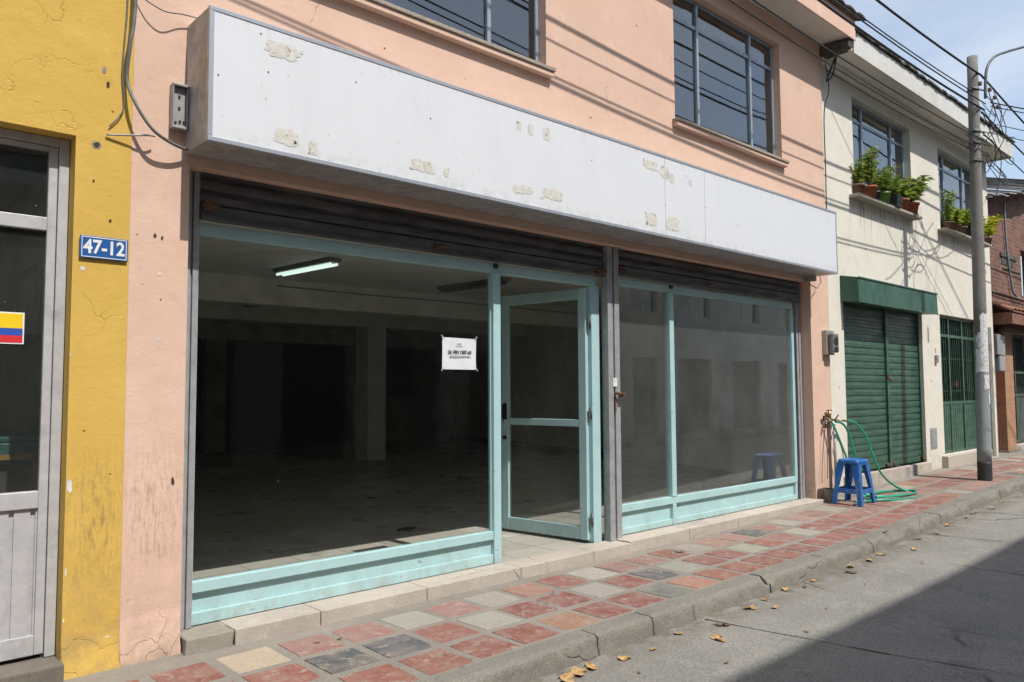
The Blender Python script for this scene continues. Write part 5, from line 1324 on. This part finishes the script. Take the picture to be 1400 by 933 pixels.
cable('garden_hose', [(10.18, 4.55, 1.06), (10.30, 4.5, 1.03), (10.40, 4.42, .88), (10.47, 4.36, .62), (10.56, 4.30, .38), (10.72, 4.22, .22), (10.92, 4.12, z0 + .02), (11.02, 3.98, z0), (10.86, 3.86, z0), (10.5, 3.87, z0), (10.1, 3.98, z0), (9.9, 4.15, z0), (10.1, 4.32, z0 + .015), (10.6, 4.30, z0 + .02), (10.95, 4.10, z0 + .03), (10.80, 3.95, z0 + .028), (10.4, 4.0, z0 + .02), (10.0, 4.14, z0 + .02)], .014, M['hose'], 'longest green hose strand ending in the coil on the pavement', 'hose', 'green garden hose', 8)
cable('string', [(9.68, 4.60, 1.08), (9.64, 4.62, .8), (9.60, 4.63, .5), (9.59, 4.63, .30)], .004, M['rust'], 'brown string hanging from the tap down the pink pillar', 'string')
cable('string', [(9.72, 4.60, 1.08), (9.73, 4.62, .7), (9.74, 4.63, .34)], .005, M['rust'], 'second brown string hanging right beside the first', 'string')
mb = MB(); mb.lathe([(.05, 0), (.07, .10), (.075, .16), (.06, .165)], (9.62, 4.555, g(9.6)), 12, caps=False); mb.lathe([(.05, .01), (.001, .011)], (9.62, 4.555, g(9.6)), 12, caps=False)
tag(mb.build('small_cup', simple('dull_tin', (.30, .27, .23, 1), .6, .2, var=.3), base=(9.62, 4.55, .06)), 'small dull tin standing against the pink pillar behind the stool', 'tin')

# ================================================================== FALLEN LEAVES
def leaf(x, y, s, seed, mat, label, big=False):
    rnd = random.Random(seed); z = (g(x) - .12 + .012 * math.sin(y * 1.7 + x * .3) if y < kout(x) - .03 else g(x)) + .006
    mb = MB(); n = 12; a0 = rnd.uniform(0, 6.28); ctr = (x, y, z + .004)
    ring = []
    for k in range(n):
        a = 2 * math.pi * k / n; r = s * (.45 + .55 * abs(math.cos(a)) ** 1.2) * rnd.uniform(.72, 1.1)
        ring.append((x + math.cos(a + a0) * r, y + math.sin(a + a0) * r * 1.0, z + rnd.uniform(0, .35) * s * abs(math.sin(a * 1.0 + seed))))
    for k in range(n): mb.face([ctr, ring[k], ring[(k + 1) % n]], 0, True)
    mb.tube([ctr, (x + math.cos(a0) * s * 1.5, y + math.sin(a0) * s * 1.5, z + .01)], .0018, 4)
    o = mb.build('fallen_leaf', mat, base=(x, y, z), recalc=False)
    return tag(o, label, 'leaf', 'dry leaves fallen along the kerb')
LL = [(3.22, 3.06, .075, 'pair of curled yellow leaves in the nearest gutter'), (3.34, 3.09, .085, 'big curled yellow leaf in the nearest gutter'), (3.46, 3.09, .060, 'smaller yellow leaf touching the big curled one'),
      (3.71, 3.05, .055, 'yellow leaf alone in the gutter past the big curled ones'), (3.97, 3.03, .028, 'small flat yellow leaf on the sunlit road'), (4.33, 3.10, .035, 'golden leaf resting against the kerb face'),
      (4.43, 2.87, .06, 'broad dry leaf lying out on the sunlit road'), (4.50, 2.90, .030, 'small leaf overlapping the broad dry leaf')]
for i, (x, y, s, lb) in enumerate(LL): leaf(x, y, s, 100 + i, M['leaf_dry'], lb)
rnd = random.Random(55)
far = [(6.06, 3.10), (5.87, 3.16), (5.47, 3.12), (7.35, 3.12), (4.7, 3.0), (5.19, 3.08), (5.35, 2.97), (6.3, 3.13), (6.8, 3.05), (7.0, 3.14), (7.66, 3.14), (8.1, 3.0), (8.6, 3.14), (9.0, 3.10), (9.5, 3.16), (10.1, 3.15), (10.4, 3.17), (10.9, 3.1), (11.5, 3.16), (12.2, 3.12), (12.8, 3.17)]
for i, (x, y) in enumerate(far): leaf(x, y, rnd.uniform(.03, .06), 200 + i, M['leaf_dry'] if i % 4 else M['leaf_brown'], 'small dry leaf further along the gutter')
for i, (x, y) in enumerate([(3.6, 2.85), (5.0, 2.55), (4.1, 2.6), (6.5, 2.8), (5.6, 2.7), (7.6, 2.75)]): leaf(x, y, rnd.uniform(.012, .022), 300 + i, M['leaf_brown'], 'tiny brown leaf scrap on the open road')
for i, (x, y, s) in enumerate([(6.0, 4.27, .05), (2.33, 4.25, .02), (2.46, 4.22, .018), (2.75, 3.55, .014)]): 
    leaf(x, y, s, 400 + i, M['leaf_brown'], ['brown leaf litter in the chipped tile by the door step', 'dark twig scrap on the pavement near the black tiles', 'second dark scrap beside the black tiles', 'pale fleck on the red tile near the kerb'][i])

# ================================================================== OPPOSITE SIDE OF THE STREET
def opp(x0, x1, h, mat, cols, label, awn=False):
    r = thing('facing_building', ((x0 + x1) / 2, -4.2, 0), label, 'building', 'houses across the street')
    w = (x1 - x0) / cols; holes = []
    for i in range(cols):
        a = x0 + w * i + w * .2
        holes += [(a, a + w * .6, .1, 2.4), (a, a + w * .6, 3.7, 5.2), (a, a + w * .6, 6.7, 8.2)]
    mb = MB(); wall_grid(mb, x0, x1, -.15, h, -4.2, -4.45, holes); mb.build('wall', mat, r)
    mb = MB(); mb.box(x0, x1, -12, -4.62, -.15, h - .3); mb.build('building_body', mat, r)
    mb = MB(); mb.box(x0 - .02 + .04, x1 - .02, -4.35, -4.12, h + .001, h + .09); mb.build('cornice', M['sill'], r)
    for k, (a, b, c, d) in enumerate(holes):
        if k % 3 == 0:
            slx = MB(); z = c
            while z < d: slx.box(a, b, -4.36, -4.34 + .008, z, z + .085); z += .10
            slx.build('door_shutter', M['dark_steel'] if cols % 2 else M['green_old'], r)
        else:
            f = MB(); f.box(a, b, -4.34, -4.30, c, c + .05); f.box(a, b, -4.34, -4.30, d - .05, d); f.box(a, a + .05, -4.339, -4.301, c + .05, d - .05); f.box(b - .05, b, -4.339, -4.301, c + .05, d - .05); f.box((a + b) / 2 - .03, (a + b) / 2 + .03, -4.338, -4.302, c + .05, d - .05)
            fo = f.build('window', M['alu'], r); p = MB(); p.box(a + .05, b - .05, -4.325, -4.319, c + .05, d - .05); p.build('pane', M['glass_up'], fo)
    if awn:
        mb = MB(); mb.box(x0 + .5, x1 - .5, -4.199, -3.3, 3.28, 3.40); mb.box(x0 + .5, x1 - .5, -3.36, -3.30, 3.401, 4.3); mb.build('balcony', mat, r)
H = 1.45 * (2.47 + 4.12) - .12 - .09
opp(-14, -3.0, H, M['opp_b'], 4, 'grey rendered three storey house across the street far to the left')
opp(-2.995, 4.0, H + .0, M['opp_a'], 3, 'tan three storey house across the street facing the shop')
opp(4.005, 11.0, H - .02, M['opp_c'], 3, 'cream house with a balcony across the street from the aqua shop', True)
opp(11.005, 19.0, H - .04, M['opp_a'], 4, 'long tan house across the street opposite the cream building')
opp(19.005, 34.0, H - .06, M['opp_b'], 5, 'long grey house across the street at the far right')

# ================================================================== LIGHT, SKY, CAMERA
sunvec = Vector((.04, -1.0, 1.45)).normalized()      # towards the sun
el = math.asin(sunvec.z)
sd = bpy.data.lights.new('sun', 'SUN'); sd.energy = 4.2; sd.angle = R(.53); sd.color = (1.0, .955, .89)
so = bpy.data.objects.new('sun', sd); C.objects.link(so); so.rotation_euler = sunvec.to_track_quat('Z', 'Y').to_euler()
w = bpy.data.worlds.new('World'); SC.world = w; w.use_nodes = True; nt = w.node_tree
bg = nt.nodes['Background']
sky = nt.nodes.new('ShaderNodeTexSky'); sky.sky_type = 'NISHITA'; sky.sun_disc = False
sky.sun_elevation = el; sky.sun_rotation = math.atan2(sunvec.x, sunvec.y); sky.altitude = 1000; sky.air_density = 1.3; sky.dust_density = 3.0; sky.ozone_density = 1.5
tc = nt.nodes.new('ShaderNodeTexCoord'); mp = nt.nodes.new('ShaderNodeMapping'); mp.inputs['Scale'].default_value = (1, 1, 2.6)
nz = nt.nodes.new('ShaderNodeTexNoise'); nz.inputs['Scale'].default_value = 2.6; nz.inputs['Detail'].default_value = 7; nz.inputs['Roughness'].default_value = .6; nz.inputs['Distortion'].default_value = .4
rp = nt.nodes.new('ShaderNodeMapRange'); rp.inputs['From Min'].default_value = .36; rp.inputs['From Max'].default_value = .70; rp.inputs['To Min'].default_value = .12; rp.inputs['To Max'].default_value = .55
mx = nt.nodes.new('ShaderNodeMix'); mx.data_type = 'RGBA'; mx.inputs[7].default_value = (5.5, 5.7, 6.0, 1)
nt.links.new(tc.outputs['Generated'], mp.inputs[0]); nt.links.new(mp.outputs[0], nz.inputs['Vector']); nt.links.new(nz.outputs['Fac'], rp.inputs[0])
nt.links.new(rp.outputs[0], mx.inputs[0]); nt.links.new(sky.outputs[0], mx.inputs[6]); nt.links.new(mx.outputs[2], bg.inputs[0]); bg.inputs[1].default_value = .15

import numpy as np
F = 1060.0
vx = np.array([1853 - 700, 526 - 466.5, F]); vx /= np.linalg.norm(vx)
vu = np.array([600 - 700, -(F * F / 66.0), F]); vu /= np.linalg.norm(vu); vu = vu - vx * vx.dot(vu); vu /= np.linalg.norm(vu)
vy = np.cross(vu, vx); RR = np.stack([vx, vy, vu])
cd = bpy.data.cameras.new('camera'); cam = bpy.data.objects.new('camera', cd); C.objects.link(cam)
cd.sensor_width = 36; cd.lens = F / 1400 * 36; cd.clip_end = 2000; cd.clip_start = .05
Mx = Matrix([[RR[0][0], -RR[0][1], -RR[0][2], 0], [RR[1][0], -RR[1][1], -RR[1][2], 0], [RR[2][0], -RR[2][1], -RR[2][2], 1.5], [0, 0, 0, 1]])
cam.matrix_world = Mx
SC.camera = cam
SC.view_settings.view_transform = 'Standard'; SC.view_settings.look = 'None'; SC.view_settings.gamma = 1; SC.view_settings.exposure = 0.25
SC.view_settings.use_curve_mapping = False
SC.render.engine = 'CYCLES'
SC.cycles.use_adaptive_sampling = True; SC.cycles.adaptive_threshold = .03; SC.cycles.use_denoising = True
SC.cycles.max_bounces = 10; SC.cycles.diffuse_bounces = 7; SC.cycles.glossy_bounces = 4; SC.cycles.transparent_max_bounces = 16
for o in bpy.data.objects:
    if '_base' in o: del o['_base']
